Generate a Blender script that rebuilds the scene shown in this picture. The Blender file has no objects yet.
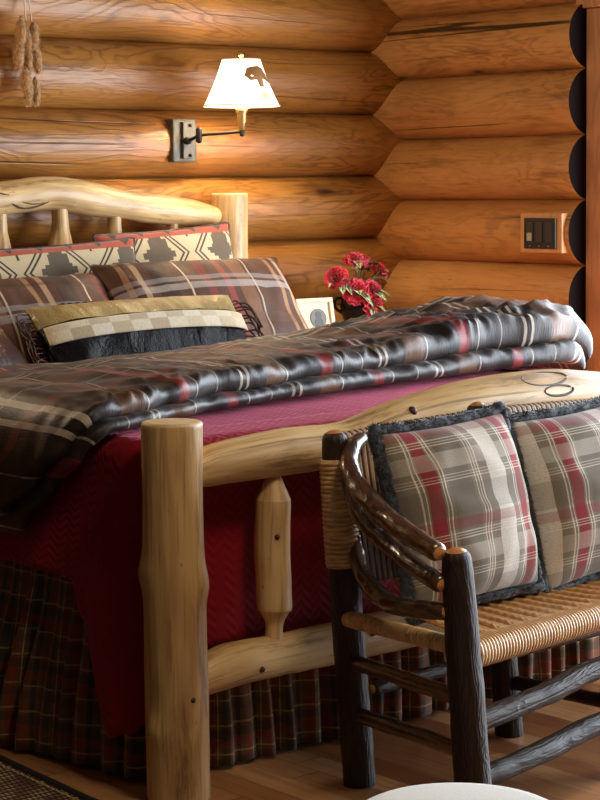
import bpy, math, random
from mathutils import Vector, Matrix, noise

RND = random.Random(11)
SC = bpy.context.scene
COL = SC.collection
PI = math.pi
V = Vector


# ------------------------------------------------------------------ geometry helpers
def lerp(a, b, t):
    return a + (b - a) * t


def sstep(a, b, x):
    t = max(0.0, min(1.0, (x - a) / (b - a)))
    return t * t * (3 - 2 * t)


def interp(pts, x):
    if x <= pts[0][0]:
        return pts[0][1]
    for (x0, y0), (x1, y1) in zip(pts, pts[1:]):
        if x <= x1:
            t = (x - x0) / (x1 - x0)
            t = t * t * (3 - 2 * t)
            return lerp(y0, y1, t)
    return pts[-1][1]


def nz(x, y, z=0.0):
    return noise.noise(V((x, y, z)))


def catmull(P, m):
    """resample control points (tuples of any length) to m+1 points"""
    out = []
    n = len(P)
    if n == 2:
        return [tuple(lerp(a, b, i / m) for a, b in zip(P[0], P[1])) for i in range(m + 1)]
    for i in range(m + 1):
        f = i / m * (n - 1)
        k = min(int(f), n - 2)
        t = f - k
        p0 = P[max(k - 1, 0)]
        p1, p2 = P[k], P[k + 1]
        p3 = P[min(k + 2, n - 1)]
        out.append(tuple(0.5 * (2 * b + (c - a) * t + (2 * a - 5 * b + 4 * c - d) * t * t + (3 * b - a - 3 * c + d) * t ** 3)
                         for a, b, c, d in zip(p0, p1, p2, p3)))
    return out


class G:
    def __init__(s):
        s.v, s.f, s.uv, s.mi, s.sm = [], [], [], [], []

    def face(s, idx, uv, mi=0, sm=True):
        s.f.append(tuple(idx)); s.uv.append(tuple(uv)); s.mi.append(mi); s.sm.append(sm)

    def grid(s, fn, nu, nv, uvf=None, closeu=False, closev=False, mi=0, flip=False):
        b = len(s.v)
        cu = nu if closeu else nu + 1
        cv = nv if closev else nv + 1
        for j in range(cv):
            for i in range(cu):
                s.v.append(V(fn(i / nu, j / nv)))
        for j in range(nv):
            for i in range(nu):
                i2, j2 = (i + 1) % cu if closeu else i + 1, (j + 1) % cv if closev else j + 1
                q = [(i, j), (i2, j), (i2, j2), (i, j2)]
                c = [(i, j), (i + 1, j), (i + 1, j + 1), (i, j + 1)]
                if flip:
                    q.reverse(); c.reverse()
                u = [uvf(a / nu, d / nv) if uvf else (a / nu, d / nv) for a, d in c]
                s.face([b + d * cu + a for a, d in q], u, mi)

    def tube(s, P, R, n=16, m=None, away=(0, 1, 0), cap='flat', capmi=0, mi=0, rough=0.0, rf=9.0, bumps=(), uvo=None,
             ridge=None, bev=0.12):
        """P control points, R radius (number, or list matching P)"""
        if not hasattr(R, '__len__'):
            R = [R] * len(P)
        m = m or max(2, (len(P) - 1) * 6)
        C = catmull([tuple(p) + (r,) for p, r in zip(P, R)], m)
        pts = [V(c[:3]) for c in C]
        rad = [max(c[3], 1e-4) for c in C]
        uo = uvo or (RND.uniform(0, 50), RND.uniform(0, 50))
        T = []
        for i in range(m + 1):
            T.append((pts[min(i + 1, m)] - pts[max(i - 1, 0)]).normalized())
        N = V(away) - T[0] * T[0].dot(V(away))
        if N.length < 1e-3:
            N = V((1, 0, 0)) - T[0] * T[0].x
        N.normalize()
        rings = []
        L = 0
        rows = []
        for i in range(m + 1):
            if i:
                L += (pts[i] - pts[i - 1]).length
                N = (N - T[i] * T[i].dot(N)).normalized()
            rows.append((pts[i], rad[i], T[i], N.copy(), L))
        mr = sum(rad) / len(rad)
        # caps as extra rows
        def caprows(row, sgn):
            p, r, t, nn, l = row
            out = []
            if cap == 'round':
                for k in range(1, 5):
                    a = k / 4 * PI / 2
                    out.append((p + t * sgn * r * 0.8 * math.sin(a), r * max(math.cos(a), 0.03), t, nn, l + sgn * r * math.sin(a)))
            else:
                e = r * bev
                out.append((p + t * sgn * e * .7, r - e * .3, t, nn, l + sgn * e))
                out.append((p + t * sgn * e, r - e, t, nn, l + sgn * e * 1.5))
            return out
        pre = list(reversed(caprows(rows[0], -1))) if cap else []
        post = caprows(rows[-1], 1) if cap else []
        allr = pre + rows + post
        base = len(s.v)
        for (p, r, t, nn, l) in allr:
            bn = t.cross(nn)
            for k in range(n):
                a = 2 * PI * k / n
                d = nn * math.cos(a) + bn * math.sin(a)
                rr = r
                if rough:
                    q = p + d * r
                    rr += rough * (noise.noise(q * rf) + .5 * noise.noise(q * rf * 2.7))
                for (bl, ba, amp, wl, wa) in bumps:
                    da = (a - ba + PI) % (2 * PI) - PI
                    rr += amp * math.exp(-((l - bl) / wl) ** 2 - (da / wa) ** 2)
                if ridge:
                    rr += ridge(l, a)
                s.v.append(p + d * rr)
        nr = len(allr)
        for i in range(nr - 1):
            iscap = (i < len(pre) - 2 or i >= len(pre) + m + 2) if cap == 'round' else (i < len(pre) or i >= len(pre) + m)
            for k in range(n):
                k2 = (k + 1) % n
                va, vb = 2 * PI * k / n * mr + uo[1], 2 * PI * (k + 1) / n * mr + uo[1]
                la, lb = allr[i][4] + uo[0], allr[i + 1][4] + uo[0]
                s.face((base + i * n + k, base + i * n + k2, base + (i + 1) * n + k2, base + (i + 1) * n + k),
                       ((la, va), (la, vb), (lb, vb), (lb, va)), capmi if iscap else mi)
        for i, rev in ((0, True), (nr - 1, False)):
            idx = [base + i * n + k for k in range(n)]
            u = [(uo[0] + .5 * allr[i][1] * math.cos(2 * PI * k / n), uo[1] + .5 * allr[i][1] * math.sin(2 * PI * k / n)) for k in range(n)]
            if rev:
                idx.reverse(); u.reverse()
            s.face(idx, u, capmi, cap == 'round')

    def box(s, lo, hi, bev=0.0, mi=0):
        lo, hi = V(lo), V(hi)
        b = min(bev, min((hi - lo)) * .45)
        if b <= 0:
            base = len(s.v)
            for z in (lo.z, hi.z):
                for (x, y) in ((lo.x, lo.y), (hi.x, lo.y), (hi.x, hi.y), (lo.x, hi.y)):
                    s.v.append(V((x, y, z)))
            for q in ((3, 2, 1, 0), (4, 5, 6, 7), (0, 1, 5, 4), (1, 2, 6, 5), (2, 3, 7, 6), (3, 0, 4, 7)):
                s.face([base + k for k in q], [s._buv(s.v[base + k], q) for k in q], mi, False)
            return
        # chamfered box
        import bmesh
        bm = bmesh.new()
        bmesh.ops.create_cube(bm, size=1)
        c, d = (lo + hi) / 2, hi - lo
        for v in bm.verts:
            v.co = V((v.co.x * d.x, v.co.y * d.y, v.co.z * d.z)) + c
        bmesh.ops.bevel(bm, geom=list(bm.edges), offset=b, segments=2, affect='EDGES', profile=.6)
        base = len(s.v)
        bm.verts.index_update()
        for v in bm.verts:
            s.v.append(v.co.copy())
        for f in bm.faces:
            nn = f.normal
            s.face([base + v.index for v in f.verts], [s._nuv(v.co, nn) for v in f.verts], mi, False)
        bm.free()

    def _buv(s, v, q):
        return (v.z, v.x + v.y)

    def _nuv(s, co, n):
        ax = max(range(3), key=lambda i: abs(n[i]))
        if ax == 0:
            return (co.z, co.y)
        if ax == 1:
            return (co.z, co.x)
        return (co.x, co.y)

    def lathe(s, prof, c, n=32, mi=0, axis=None):
        c = V(c)
        b = len(s.v)
        for (r, z) in prof:
            for k in range(n):
                a = 2 * PI * k / n
                s.v.append(c + V((r * math.cos(a), r * math.sin(a), z)))
        for i in range(len(prof) - 1):
            for k in range(n):
                k2 = (k + 1) % n
                s.face((b + i * n + k, b + i * n + k2, b + (i + 1) * n + k2, b + (i + 1) * n + k),
                       ((k / n, i / len(prof)), ((k + 1) / n, i / len(prof)), ((k + 1) / n, (i + 1) / len(prof)), (k / n, (i + 1) / len(prof))), mi)

    def xform(s, M, start=0):
        for i in range(start, len(s.v)):
            s.v[i] = M @ s.v[i]

    def build(s, name, mats, parent=None, loc=None):
        org = V((0, 0, 0))
        if parent is not None:
            org = V(parent['_o'])
        elif loc is not None:
            org = V(loc)
        me = bpy.data.meshes.new(name)
        me.from_pydata([tuple(v - org) for v in s.v], [], s.f)
        uv = me.uv_layers.new(name='UVMap')
        flat = []
        for u in s.uv:
            for q in u:
                flat.extend((q[0], q[1]))
        uv.data.foreach_set('uv', flat)
        me.polygons.foreach_set('material_index', s.mi)
        me.polygons.foreach_set('use_smooth', s.sm)
        for m in (mats if isinstance(mats, (list, tuple)) else [mats]):
            me.materials.append(m)
        me.validate()
        me.update()
        o = bpy.data.objects.new(name, me)
        COL.objects.link(o)
        ORG[o.name] = org
        if parent is not None:
            o.parent = parent
        else:
            o.location = org
        o['_o'] = tuple(org)
        return o


ORG = {}


def thing(name, label, cat, loc=(0, 0, 0), group=None):
    o = bpy.data.objects.new(name, None)
    o.empty_display_size = .1
    COL.objects.link(o)
    o.location = loc
    o['_o'] = tuple(loc)
    tag(o, label, cat, group)
    return o


def tag(o, label, cat, group=None):
    o['label'] = label
    o['category'] = cat
    if group:
        o['group'] = group
    return o


def struct(o):
    o['kind'] = 'structure'
    return o


# ------------------------------------------------------------------ node helpers
class N:
    def __init__(s, name):
        s.m = bpy.data.materials.new(name)
        s.m.use_nodes = True
        s.t = s.m.node_tree
        s.n = s.t.nodes
        s.l = s.t.links
        s.b = s.n['Principled BSDF']
        s.out = s.n['Material Output']

    def add(s, typ, **k):
        nd = s.n.new(typ)
        for a, b in k.items():
            setattr(nd, a, b)
        return nd

    def put(s, sock, val):
        if isinstance(val, bpy.types.NodeSocket):
            s.l.new(val, sock)
        elif val is not None:
            if sock.type == 'RGBA' and len(val) == 3:
                val = tuple(val) + (1,)
            sock.default_value = val

    def math(s, op, a, b=None, c=None, clamp=False):
        nd = s.add('ShaderNodeMath', operation=op, use_clamp=clamp)
        s.put(nd.inputs[0], a)
        if b is not None:
            s.put(nd.inputs[1], b)
        if c is not None:
            s.put(nd.inputs[2], c)
        return nd.outputs[0]

    def uv(s):
        return s.add('ShaderNodeTexCoord').outputs['UV']

    def obj(s):
        return s.add('ShaderNodeTexCoord').outputs['Object']

    def sep(s, v):
        nd = s.add('ShaderNodeSeparateXYZ')
        s.put(nd.inputs[0], v)
        return nd.outputs

    def comb(s, x, y, z=0.0):
        nd = s.add('ShaderNodeCombineXYZ')
        s.put(nd.inputs[0], x); s.put(nd.inputs[1], y); s.put(nd.inputs[2], z)
        return nd.outputs[0]

    def mapping(s, v, scale=(1, 1, 1), rot=(0, 0, 0), loc=(0, 0, 0)):
        nd = s.add('ShaderNodeMapping')
        s.put(nd.inputs[0], v)
        nd.inputs['Location'].default_value = loc
        nd.inputs['Rotation'].default_value = rot
        nd.inputs['Scale'].default_value = scale
        return nd.outputs[0]

    def noise(s, v, scale=5, detail=2, rough=.5, dist=0.0):
        nd = s.add('ShaderNodeTexNoise')
        s.put(nd.inputs['Vector'], v)
        nd.inputs['Scale'].default_value = scale
        nd.inputs['Detail'].default_value = detail
        nd.inputs['Roughness'].default_value = rough
        nd.inputs['Distortion'].default_value = dist
        return nd.outputs['Fac']

    def voro(s, v, scale=5, feature='F1', out='Distance', rand=1.0):
        nd = s.add('ShaderNodeTexVoronoi', feature=feature)
        s.put(nd.inputs['Vector'], v)
        nd.inputs['Scale'].default_value = scale
        nd.inputs['Randomness'].default_value = rand
        return nd.outputs[out]

    def ramp(s, f, stops, interp='LINEAR'):
        nd = s.add('ShaderNodeValToRGB')
        cr = nd.color_ramp
        cr.interpolation = interp
        while len(cr.elements) < len(stops):
            cr.elements.new(.5)
        for e, (p, c) in zip(cr.elements, stops):
            e.position = p
            e.color = c if len(c) == 4 else tuple(c) + (1,)
        s.put(nd.inputs[0], f)
        return nd.outputs

    def mix(s, f, a, b, mode='MIX'):
        nd = s.add('ShaderNodeMix', data_type='RGBA', blend_type=mode)
        s.put(nd.inputs[0], f); s.put(nd.inputs[6], a); s.put(nd.inputs[7], b)
        return nd.outputs[2]

    def sm(s, x, a, b):
        nd = s.add('ShaderNodeMapRange', interpolation_type='SMOOTHSTEP')
        s.put(nd.inputs[0], x)
        nd.inputs[1].default_value = a
        nd.inputs[2].default_value = b
        return nd.outputs[0]

    def bump(s, h, strength=.3, dist=.01):
        nd = s.add('ShaderNodeBump')
        nd.inputs['Strength'].default_value = strength
        nd.inputs['Distance'].default_value = dist
        s.put(nd.inputs['Height'], h)
        s.l.new(nd.outputs[0], s.b.inputs['Normal'])

    def set(s, **k):
        names = dict(col='Base Color', rough='Roughness', metal='Metallic', spec='Specular IOR Level', sheen='Sheen Weight',
                     sheenr='Sheen Roughness', sheent='Sheen Tint', coat='Coat Weight', coatr='Coat Roughness',
                     emit='Emission Color', emits='Emission Strength', sss='Subsurface Weight')
        for a, b in k.items():
            s.put(s.b.inputs[names[a]], b)
        return s


def srgb(r, g, b):
    f = lambda c: (c / 255 / 12.92) if c <= 10 else ((c / 255 + .055) / 1.055) ** 2.4
    return (f(r), f(g), f(b))


def plain(name, col, rough=.5, **k):
    n = N(name)
    n.set(col=col, rough=rough, **k)
    return n.m


def wood(name, dark, mid, light, rings=9.0, ringmix=.35, rs=(1.3, 7), gs=(3, 90), knots=.5, kscale=(2.2, 9), crack=.5, rough=.42,
         coat=0.0, bumpd=.003, streak=None, speck=0.0, rpow=1.6, patch=0.0, gmix=.35):
    n = N(name)
    uv = n.uv()
    low = n.noise(n.mapping(uv, (rs[0], rs[1], 1)), 1.0, 3, .55, .5)
    ring = n.math('SINE', n.math('MULTIPLY', low, rings * 2 * PI))
    ring = n.math('MULTIPLY_ADD', ring, .5, .5)
    ring = n.math('POWER', ring, rpow)
    grain = n.noise(n.mapping(uv, (gs[0], gs[1], 1)), 1.0, 4, .6)
    tone = n.noise(n.mapping(uv, (.5, 2.2, 1)), 1.0, 2)
    base = n.ramp(tone, [(.3, mid), (.7, light)])[0]
    f = n.math('MULTIPLY', ring, ringmix)
    if patch:
        pm = n.noise(n.mapping(uv, (1.1, 3.2, 1), loc=(21, 8, 0)), 1.0, 2, .5)
        f = n.math('MULTIPLY', f, n.math('MULTIPLY_ADD', n.sm(pm, .42, .62), 1 - patch, patch))
    col = n.mix(f, base, dark)
    col = n.mix(n.math('MULTIPLY', n.sm(grain, .5, .75), gmix), col, dark)
    if streak:
        st = n.noise(n.mapping(uv, (2.2, 16, 1), loc=(3, 7, 0)), 1.0, 5, .72)
        col = n.mix(n.math('MULTIPLY', n.sm(st, .52, .68), streak[1]), col, streak[0])
    if speck:
        sp = n.noise(n.mapping(uv, (30, 75, 1)), 1.0, 2, .6)
        col = n.mix(n.math('MULTIPLY', n.sm(sp, .68, .75), speck), col, dark)
    h = n.math('ADD', n.math('MULTIPLY', ring, .35), grain)
    if knots:
        kv = n.mapping(uv, (kscale[0], kscale[1], 1))
        kd = n.voro(kv, 1.0, 'F1', 'Distance')
        kc = n.sep(n.voro(kv, 1.0, 'F1', 'Color'))[0]
        gate = n.math('GREATER_THAN', kc, 1 - knots)
        k1 = n.math('MULTIPLY', n.math('SUBTRACT', 1.0, n.sm(kd, .05, .11)), gate)
        halo = n.math('MULTIPLY', n.math('SUBTRACT', 1.0, n.sm(kd, .1, .3)), gate)
        col = n.mix(n.math('MULTIPLY', halo, .35), col, dark)
        col = n.mix(n.math('MULTIPLY', k1, .85), col, tuple(c * .35 for c in dark))
        h = n.math('SUBTRACT', h, n.math('MULTIPLY', k1, .5))
    if crack:
        cn = n.noise(n.mapping(uv, (.13, 9, 1), loc=(11, 5, 0)), 1.0, 1, .3)
        cd = n.math('ABSOLUTE', n.math('SUBTRACT', cn, .5))
        ck = n.math('SUBTRACT', 1.0, n.sm(cd, .0015, .005))
        g2 = n.sm(n.noise(n.mapping(uv, (.9, 3, 1), loc=(4, 1, 0)), 1.0, 1), .5, .58)
        ck = n.math('MULTIPLY', ck, g2)
        col = n.mix(n.math('MULTIPLY', ck, crack), col, (.02, .01, .004))
        h = n.math('SUBTRACT', h, n.math('MULTIPLY', ck, 1.2))
    n.set(col=col, rough=n.math('MULTIPLY_ADD', grain, .2, rough - .1))
    if coat:
        n.set(coat=coat, coatr=.15)
    n.bump(h, .6, bumpd)
    return n.m


def plaid(name, base, U, Vv, pu, pv, rough=.75, weave=700, sheen=.2, sheent=(1, 1, 1), bump=.0006, wrinkle=0.0, rot=0.0, spec=.3, coat=0.0, basevar=None):
    """U, Vv: lists (pos, width, colour, alpha) along one period"""
    n = N(name)
    uv = n.mapping(n.uv(), (1, 1, 1), (0, 0, rot)) if rot else n.uv()
    # slight weave wobble
    x, y, _ = n.sep(uv)

    def stops(L):
        st = [(0.0, (0, 0, 0, 0))]
        for (p, w, c, a) in sorted(L):
            st += [(max(p - w / 2, .001), tuple(c) + (a,)), (min(p + w / 2, .999), (0, 0, 0, 0))]
        return st
    fx = n.math('FRACT', n.math('DIVIDE', x, pu))
    fy = n.math('FRACT', n.math('DIVIDE', y, pv))
    rx = n.ramp(fx, stops(U), 'CONSTANT')
    ry = n.ramp(fy, stops(Vv), 'CONSTANT')
    b = base
    if basevar:
        b = n.mix(n.noise(n.mapping(uv, (8, 8, 1)), 1, 3, .6), base, basevar)
    c1 = n.mix(rx[1], b, rx[0])
    c2 = n.mix(ry[1], b, ry[0])
    tw = n.math('FRACT', n.math('MULTIPLY', n.math('ADD', x, y), weave / 6.28 * 2))
    tw = n.math('GREATER_THAN', tw, .5)
    # where only one family has a stripe it shows at half strength, as threads do
    over = n.mix(n.math('MULTIPLY', ry[1], .62), c1, ry[0])
    col = over
    f = n.noise(n.mapping(uv, (260, 260, 1)), 1.0, 1)
    col = n.mix(n.math('MULTIPLY', n.sm(f, .4, .8), .25), col, tuple(q * .45 for q in base))
    n.set(col=col, rough=rough, sheen=sheen, sheenr=.4, sheent=tuple(sheent) + (1,), spec=spec)
    if coat:
        n.set(coat=coat, coatr=.3)
    h = f
    if wrinkle:
        h = n.math('MULTIPLY_ADD', n.noise(n.mapping(uv, (14, 9, 1)), 1, 3, .55, .8), wrinkle, f)
    n.bump(h, .6, bump)
    return n.m


# ------------------------------------------------------------------ materials
M = {}
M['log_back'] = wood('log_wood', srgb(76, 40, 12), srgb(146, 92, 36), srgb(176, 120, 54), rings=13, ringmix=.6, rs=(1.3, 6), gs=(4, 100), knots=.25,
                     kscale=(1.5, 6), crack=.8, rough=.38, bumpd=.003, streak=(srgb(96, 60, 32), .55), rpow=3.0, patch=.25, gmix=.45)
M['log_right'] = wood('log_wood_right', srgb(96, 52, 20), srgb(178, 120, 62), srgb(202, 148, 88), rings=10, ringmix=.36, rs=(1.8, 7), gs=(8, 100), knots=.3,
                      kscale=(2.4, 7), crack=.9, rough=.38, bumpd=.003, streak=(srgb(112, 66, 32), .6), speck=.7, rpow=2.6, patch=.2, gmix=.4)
for k_ in ('log_back', 'log_right'):
    M[k_].node_tree.nodes['Principled BSDF'].inputs['Specular IOR Level'].default_value = .4
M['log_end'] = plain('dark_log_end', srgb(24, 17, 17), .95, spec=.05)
M['peeled'] = wood('peeled_log', srgb(126, 78, 36), srgb(206, 164, 104), srgb(234, 200, 144), rings=4, ringmix=.34, rs=(1.4, 12), gs=(4, 110), knots=.3,
                   kscale=(3.2, 8), crack=.45, rough=.42, bumpd=.002, streak=(srgb(118, 78, 38), .8), speck=.7, gmix=.65)
M['peeled_end'] = wood('peeled_log_end', srgb(170, 125, 75), srgb(222, 190, 140), srgb(232, 206, 160), rings=3, ringmix=.2, knots=0, crack=0, rough=.5)
M['knot'] = plain('dark_knot', srgb(70, 38, 18), .55)
M['bark'] = wood('hickory_bark', srgb(10, 6, 4), srgb(38, 25, 18), srgb(62, 42, 29), rings=8, ringmix=.55, rs=(5, 30), gs=(8, 120), knots=0, crack=.6,
                 rough=.5, coat=.0, bumpd=.004)
M['bark'].node_tree.nodes['Principled BSDF'].inputs['Specular IOR Level'].default_value = .3
M['bark_mottle'] = wood('mottled_hickory_bark', srgb(20, 10, 6), srgb(60, 34, 19), srgb(104, 64, 34), rings=5, ringmix=.6, rs=(9, 22), gs=(12, 60), knots=.3,
                        kscale=(8, 12), crack=.4, rough=.3, coat=.6, bumpd=.004)
M['bark_end'] = wood('sanded_hickory_end', srgb(130, 74, 30), srgb(196, 130, 66), srgb(214, 152, 86), rings=4, ringmix=.3, knots=0, crack=0, rough=.3, coat=.5)
M['floor'] = None


def rattan(name, c1, c2, rough=.45):
    n = N(name)
    uv = n.uv()
    g = n.noise(n.mapping(uv, (120, 25, 1)), 1.0, 3, .6)
    g2 = n.noise(n.mapping(uv, (115, 3, 1), loc=(9, 2, 0)), 1.0, 1)
    col = n.mix(n.sm(g, .3, .7), c1, c2)
    col = n.mix(n.math('MULTIPLY', n.sm(g2, .5, .7), .55), col, tuple(q * .5 for q in c1))
    n.set(col=col, rough=rough, coat=.25, coatr=.25)
    n.bump(g, .3, .001)
    return n.m


M['rattan'] = rattan('woven_rattan', srgb(178, 128, 76), srgb(218, 172, 116))
M['rattan_wrap'] = rattan('rattan_binding', srgb(176, 132, 80), srgb(228, 190, 136))


def seat_mat():
    n = N('seat_rattan')
    uv = n.uv()
    x, y, _ = n.sep(uv)
    g = n.noise(n.mapping(uv, (120, 25, 1)), 1.0, 3, .6)
    c = n.math('FRACT', n.math('DIVIDE', x, .052))
    rope = n.math('MULTIPLY', n.math('LESS_THAN', c, .45), n.math('LESS_THAN', y, .41))
    col = n.mix(n.sm(g, .3, .7), srgb(196, 150, 98), srgb(228, 188, 134))
    col = n.mix(rope, col, n.mix(n.sm(g, .3, .7), srgb(160, 106, 56), srgb(198, 144, 86)))
    n.set(col=col, rough=.38, coat=.35, coatr=.2)
    n.bump(g, .3, .001)
    return n.m


M['seat'] = seat_mat()


def stripe_weave():
    n = N('striped_rattan')
    x, y, _ = n.sep(n.uv())
    f = n.math('FRACT', n.math('DIVIDE', x, .018))
    col = n.mix(n.math('GREATER_THAN', f, .5), srgb(96, 60, 40), srgb(206, 178, 144))
    n.set(col=col, rough=.45, coat=.2)
    return n.m


M['rattan_back'] = stripe_weave()


def floor_mat():
    n = N('floor_planks')
    o = n.obj()
    x, y, _ = n.sep(o)
    pw = .085
    px = n.math('DIVIDE', x, pw)
    idx = n.math('FLOOR', px)
    w1 = n.add('ShaderNodeTexWhiteNoise', noise_dimensions='1D')
    n.put(w1.inputs['W'], idx)
    off = n.math('MULTIPLY', w1.outputs['Value'], 3.0)
    py = n.math('DIVIDE', n.math('ADD', y, off), .9)
    iy = n.math('FLOOR', py)
    w2 = n.add('ShaderNodeTexWhiteNoise', noise_dimensions='2D')
    n.put(w2.inputs['Vector'], n.comb(idx, iy))
    tone = w2.outputs['Value']
    sh = n.comb(n.math('ADD', x, n.math('MULTIPLY', tone, 9)), y)
    g = n.noise(n.mapping(sh, (45, 3.5, 1)), 1.0, 4, .6, .6)
    base = n.ramp(tone, [(0, srgb(122, 70, 38)), (.5, srgb(164, 106, 62)), (1, srgb(200, 148, 100))])[0]
    col = n.mix(n.math('MULTIPLY', n.sm(g, .45, .75), .45), base, srgb(80, 46, 24))
    fx = n.math('FRACT', px)
    fy = n.math('FRACT', py)
    gx = n.math('MAXIMUM', n.math('GREATER_THAN', fx, .978), n.math('GREATER_THAN', fy, .996))
    col = n.mix(n.math('MULTIPLY', gx, .75), col, (.012, .007, .004))
    n.set(col=col, rough=n.math('MULTIPLY_ADD', g, .15, .25), coat=.2, coatr=.2)
    n.bump(n.math('SUBTRACT', g, n.math('MULTIPLY', gx, 1.5)), .4, .002)
    return n.m


M['floor'] = floor_mat()

CREAM = srgb(214, 190, 160)
LC = srgb(196, 180, 162)
M['duvet'] = plaid('brown_plaid_duvet', srgb(40, 27, 22),
                   [(.10, .13, srgb(122, 82, 52), .6), (.19, .010, LC, .85), (.34, .10, srgb(28, 20, 17), .7), (.46, .07, srgb(150, 40, 38), .75), (.56, .010, LC, .8), (.72, .010, LC, .5),
                    (.86, .015, LC, .9), (.905, .015, LC, .9)],
                   [(.10, .010, LC, .85), (.26, .18, srgb(124, 82, 52), .6), (.40, .010, LC, .5), (.50, .017, LC, .85), (.555, .017, LC, .85),
                    (.74, .14, srgb(28, 20, 17), .7), (.90, .05, srgb(140, 40, 36), .6)],
                   .62, .50, rough=.5, sheen=.04, wrinkle=2.2, bump=.0018, spec=.42)
M['sham'] = plaid('brown_plaid_sham', srgb(86, 54, 38),
                  [(.08, .05, srgb(150, 62, 48), .75), (.20, .10, srgb(132, 90, 62), .8), (.27, .012, CREAM, .7), (.47, .03, srgb(168, 122, 84), .8), (.55, .035, srgb(190, 150, 112), .8),
                   (.68, .12, srgb(52, 38, 32), .7), (.82, .012, CREAM, .95), (.95, .05, srgb(130, 50, 44), .8)],
                  [(.13, .07, srgb(190, 180, 176), .75), (.22, .05, srgb(170, 160, 156), .7), (.45, .03, srgb(54, 40, 32), .8), (.62, .018, srgb(176, 140, 108), .7), (.8, .1, srgb(104, 72, 52), .6)],
                  .62, .40, rough=.6, sheen=.04, wrinkle=2.0, bump=.002)
RED = srgb(150, 24, 44)
CR = srgb(236, 224, 206)
M['bench_plaid'] = plaid('grey_red_plaid', srgb(134, 125, 112),
                         [(.05, .010, CR, .9), (.08, .010, CR, .9), (.15, .11, RED, .85), (.225, .010, CR, .9), (.255, .010, CR, .9), (.42, .26, srgb(104, 95, 84), .6), (.585, .009, CR, .85), (.615, .009, CR, .85), (.645, .009, CR, .85),
                          (.85, .20, srgb(226, 220, 210), .8)],
                         [(.05, .010, CR, .9), (.08, .010, CR, .9), (.11, .010, CR, .9), (.20, .11, RED, .6), (.44, .30, srgb(98, 90, 78), .5), (.66, .010, CR, .8), (.69, .010, CR, .8), (.72, .010, CR, .8), (.88, .18, srgb(212, 203, 190), .6)],
                         .285, .215, rough=.9, sheen=.25, bump=.001, basevar=srgb(136, 126, 112))
M['skirt'] = plaid('dark_plaid_skirt', srgb(104, 80, 54),
                   [(.10, .12, srgb(132, 44, 32), .8), (.22, .015, srgb(206, 180, 130), .8), (.38, .16, srgb(58, 54, 38), .8), (.55, .02, srgb(200, 170, 120), .7), (.68, .10, srgb(132, 50, 36), .7), (.84, .1, srgb(48, 40, 32), .75)],
                   [(.10, .04, srgb(186, 158, 110), .75), (.26, .16, srgb(52, 46, 34), .7), (.46, .14, srgb(140, 46, 34), .65), (.63, .03, srgb(190, 160, 112), .75), (.80, .14, srgb(66, 58, 40), .7)],
                   .15, .13, rough=.85, sheen=.15)


def red_blanket():
    n = N('red_coverlet')
    uv = n.uv()
    x, y, _ = n.sep(uv)
    # herringbone quilting
    zig = n.math('PINGPONG', n.math('DIVIDE', x, .03), 1.0)
    st = n.math('PINGPONG', n.math('ADD', n.math('DIVIDE', y, .02), zig), .5)
    g = n.noise(n.mapping(uv, (300, 300, 1)), 1, 1)
    col = n.mix(n.math('MULTIPLY', n.sm(g, .4, .7), .2), srgb(136, 6, 22), srgb(98, 3, 13))
    n.set(col=col, rough=.72, sheen=.5, sheenr=.35, sheent=(1, .30, .44, 1), spec=.2)
    n.bump(n.math('MULTIPLY_ADD', g, .2, st), .8, .0042)
    return n.m


M['red'] = red_blanket()
M['mattress'] = plain('mattress_ticking', srgb(196, 188, 176), .85)


def leather(name, col, rough=.35, bump=.0015, var=None):
    n = N(name)
    uv = n.uv()
    c = n.voro(uv, 260, 'F1')
    w = n.noise(n.mapping(uv, (9, 5, 1)), 1, 3, .55, .6)
    cc = n.mix(n.sm(w, .35, .7), col, var or tuple(q * 1.5 for q in col))
    n.set(col=cc, rough=rough)
    n.bump(n.math('MULTIPLY_ADD', w, 6.0, n.math('MULTIPLY', c, .4)), .6, bump)
    return n.m


M['lea_gold'] = leather('olive_bronze_leather', srgb(150, 126, 78), .3, .006, srgb(186, 160, 104))
M['lea_black'] = leather('black_leather', srgb(13, 12, 13), .36, .006, srgb(17, 16, 17))
M['lea_black'].node_tree.nodes['Principled BSDF'].inputs['Specular IOR Level'].default_value = .15
M['lea_brown'] = leather('dark_brown_leather', srgb(58, 30, 20), .45, .002)


def checker():
    n = N('hide_patchwork')
    x, y, _ = n.sep(n.uv())
    s = .062
    ix, iy = n.math('FLOOR', n.math('DIVIDE', x, s * 1.15)), n.math('FLOOR', n.math('DIVIDE', y, s * .72))
    w = n.add('ShaderNodeTexWhiteNoise', noise_dimensions='2D')
    n.put(w.inputs['Vector'], n.comb(ix, iy))
    par = n.math('MODULO', n.math('ABSOLUTE', n.math('ADD', ix, iy)), 2.0)
    f = n.math('ADD', n.math('MULTIPLY', par, .55), n.math('MULTIPLY', w.outputs['Value'], .45))
    col = n.ramp(f, [(0, srgb(236, 222, 196)), (.4, srgb(226, 206, 172)), (.7, srgb(212, 190, 154)), (1, srgb(192, 168, 134))])[0]
    g = n.noise(n.mapping(n.uv(), (500, 60, 1)), 1, 2)
    col = n.mix(n.math('MULTIPLY', n.sm(g, .4, .7), .3), col, srgb(130, 104, 76))
    n.set(col=col, rough=.8, sheen=.3)
    n.bump(g, .4, .002)
    return n.m


M['checker'] = checker()


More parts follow.
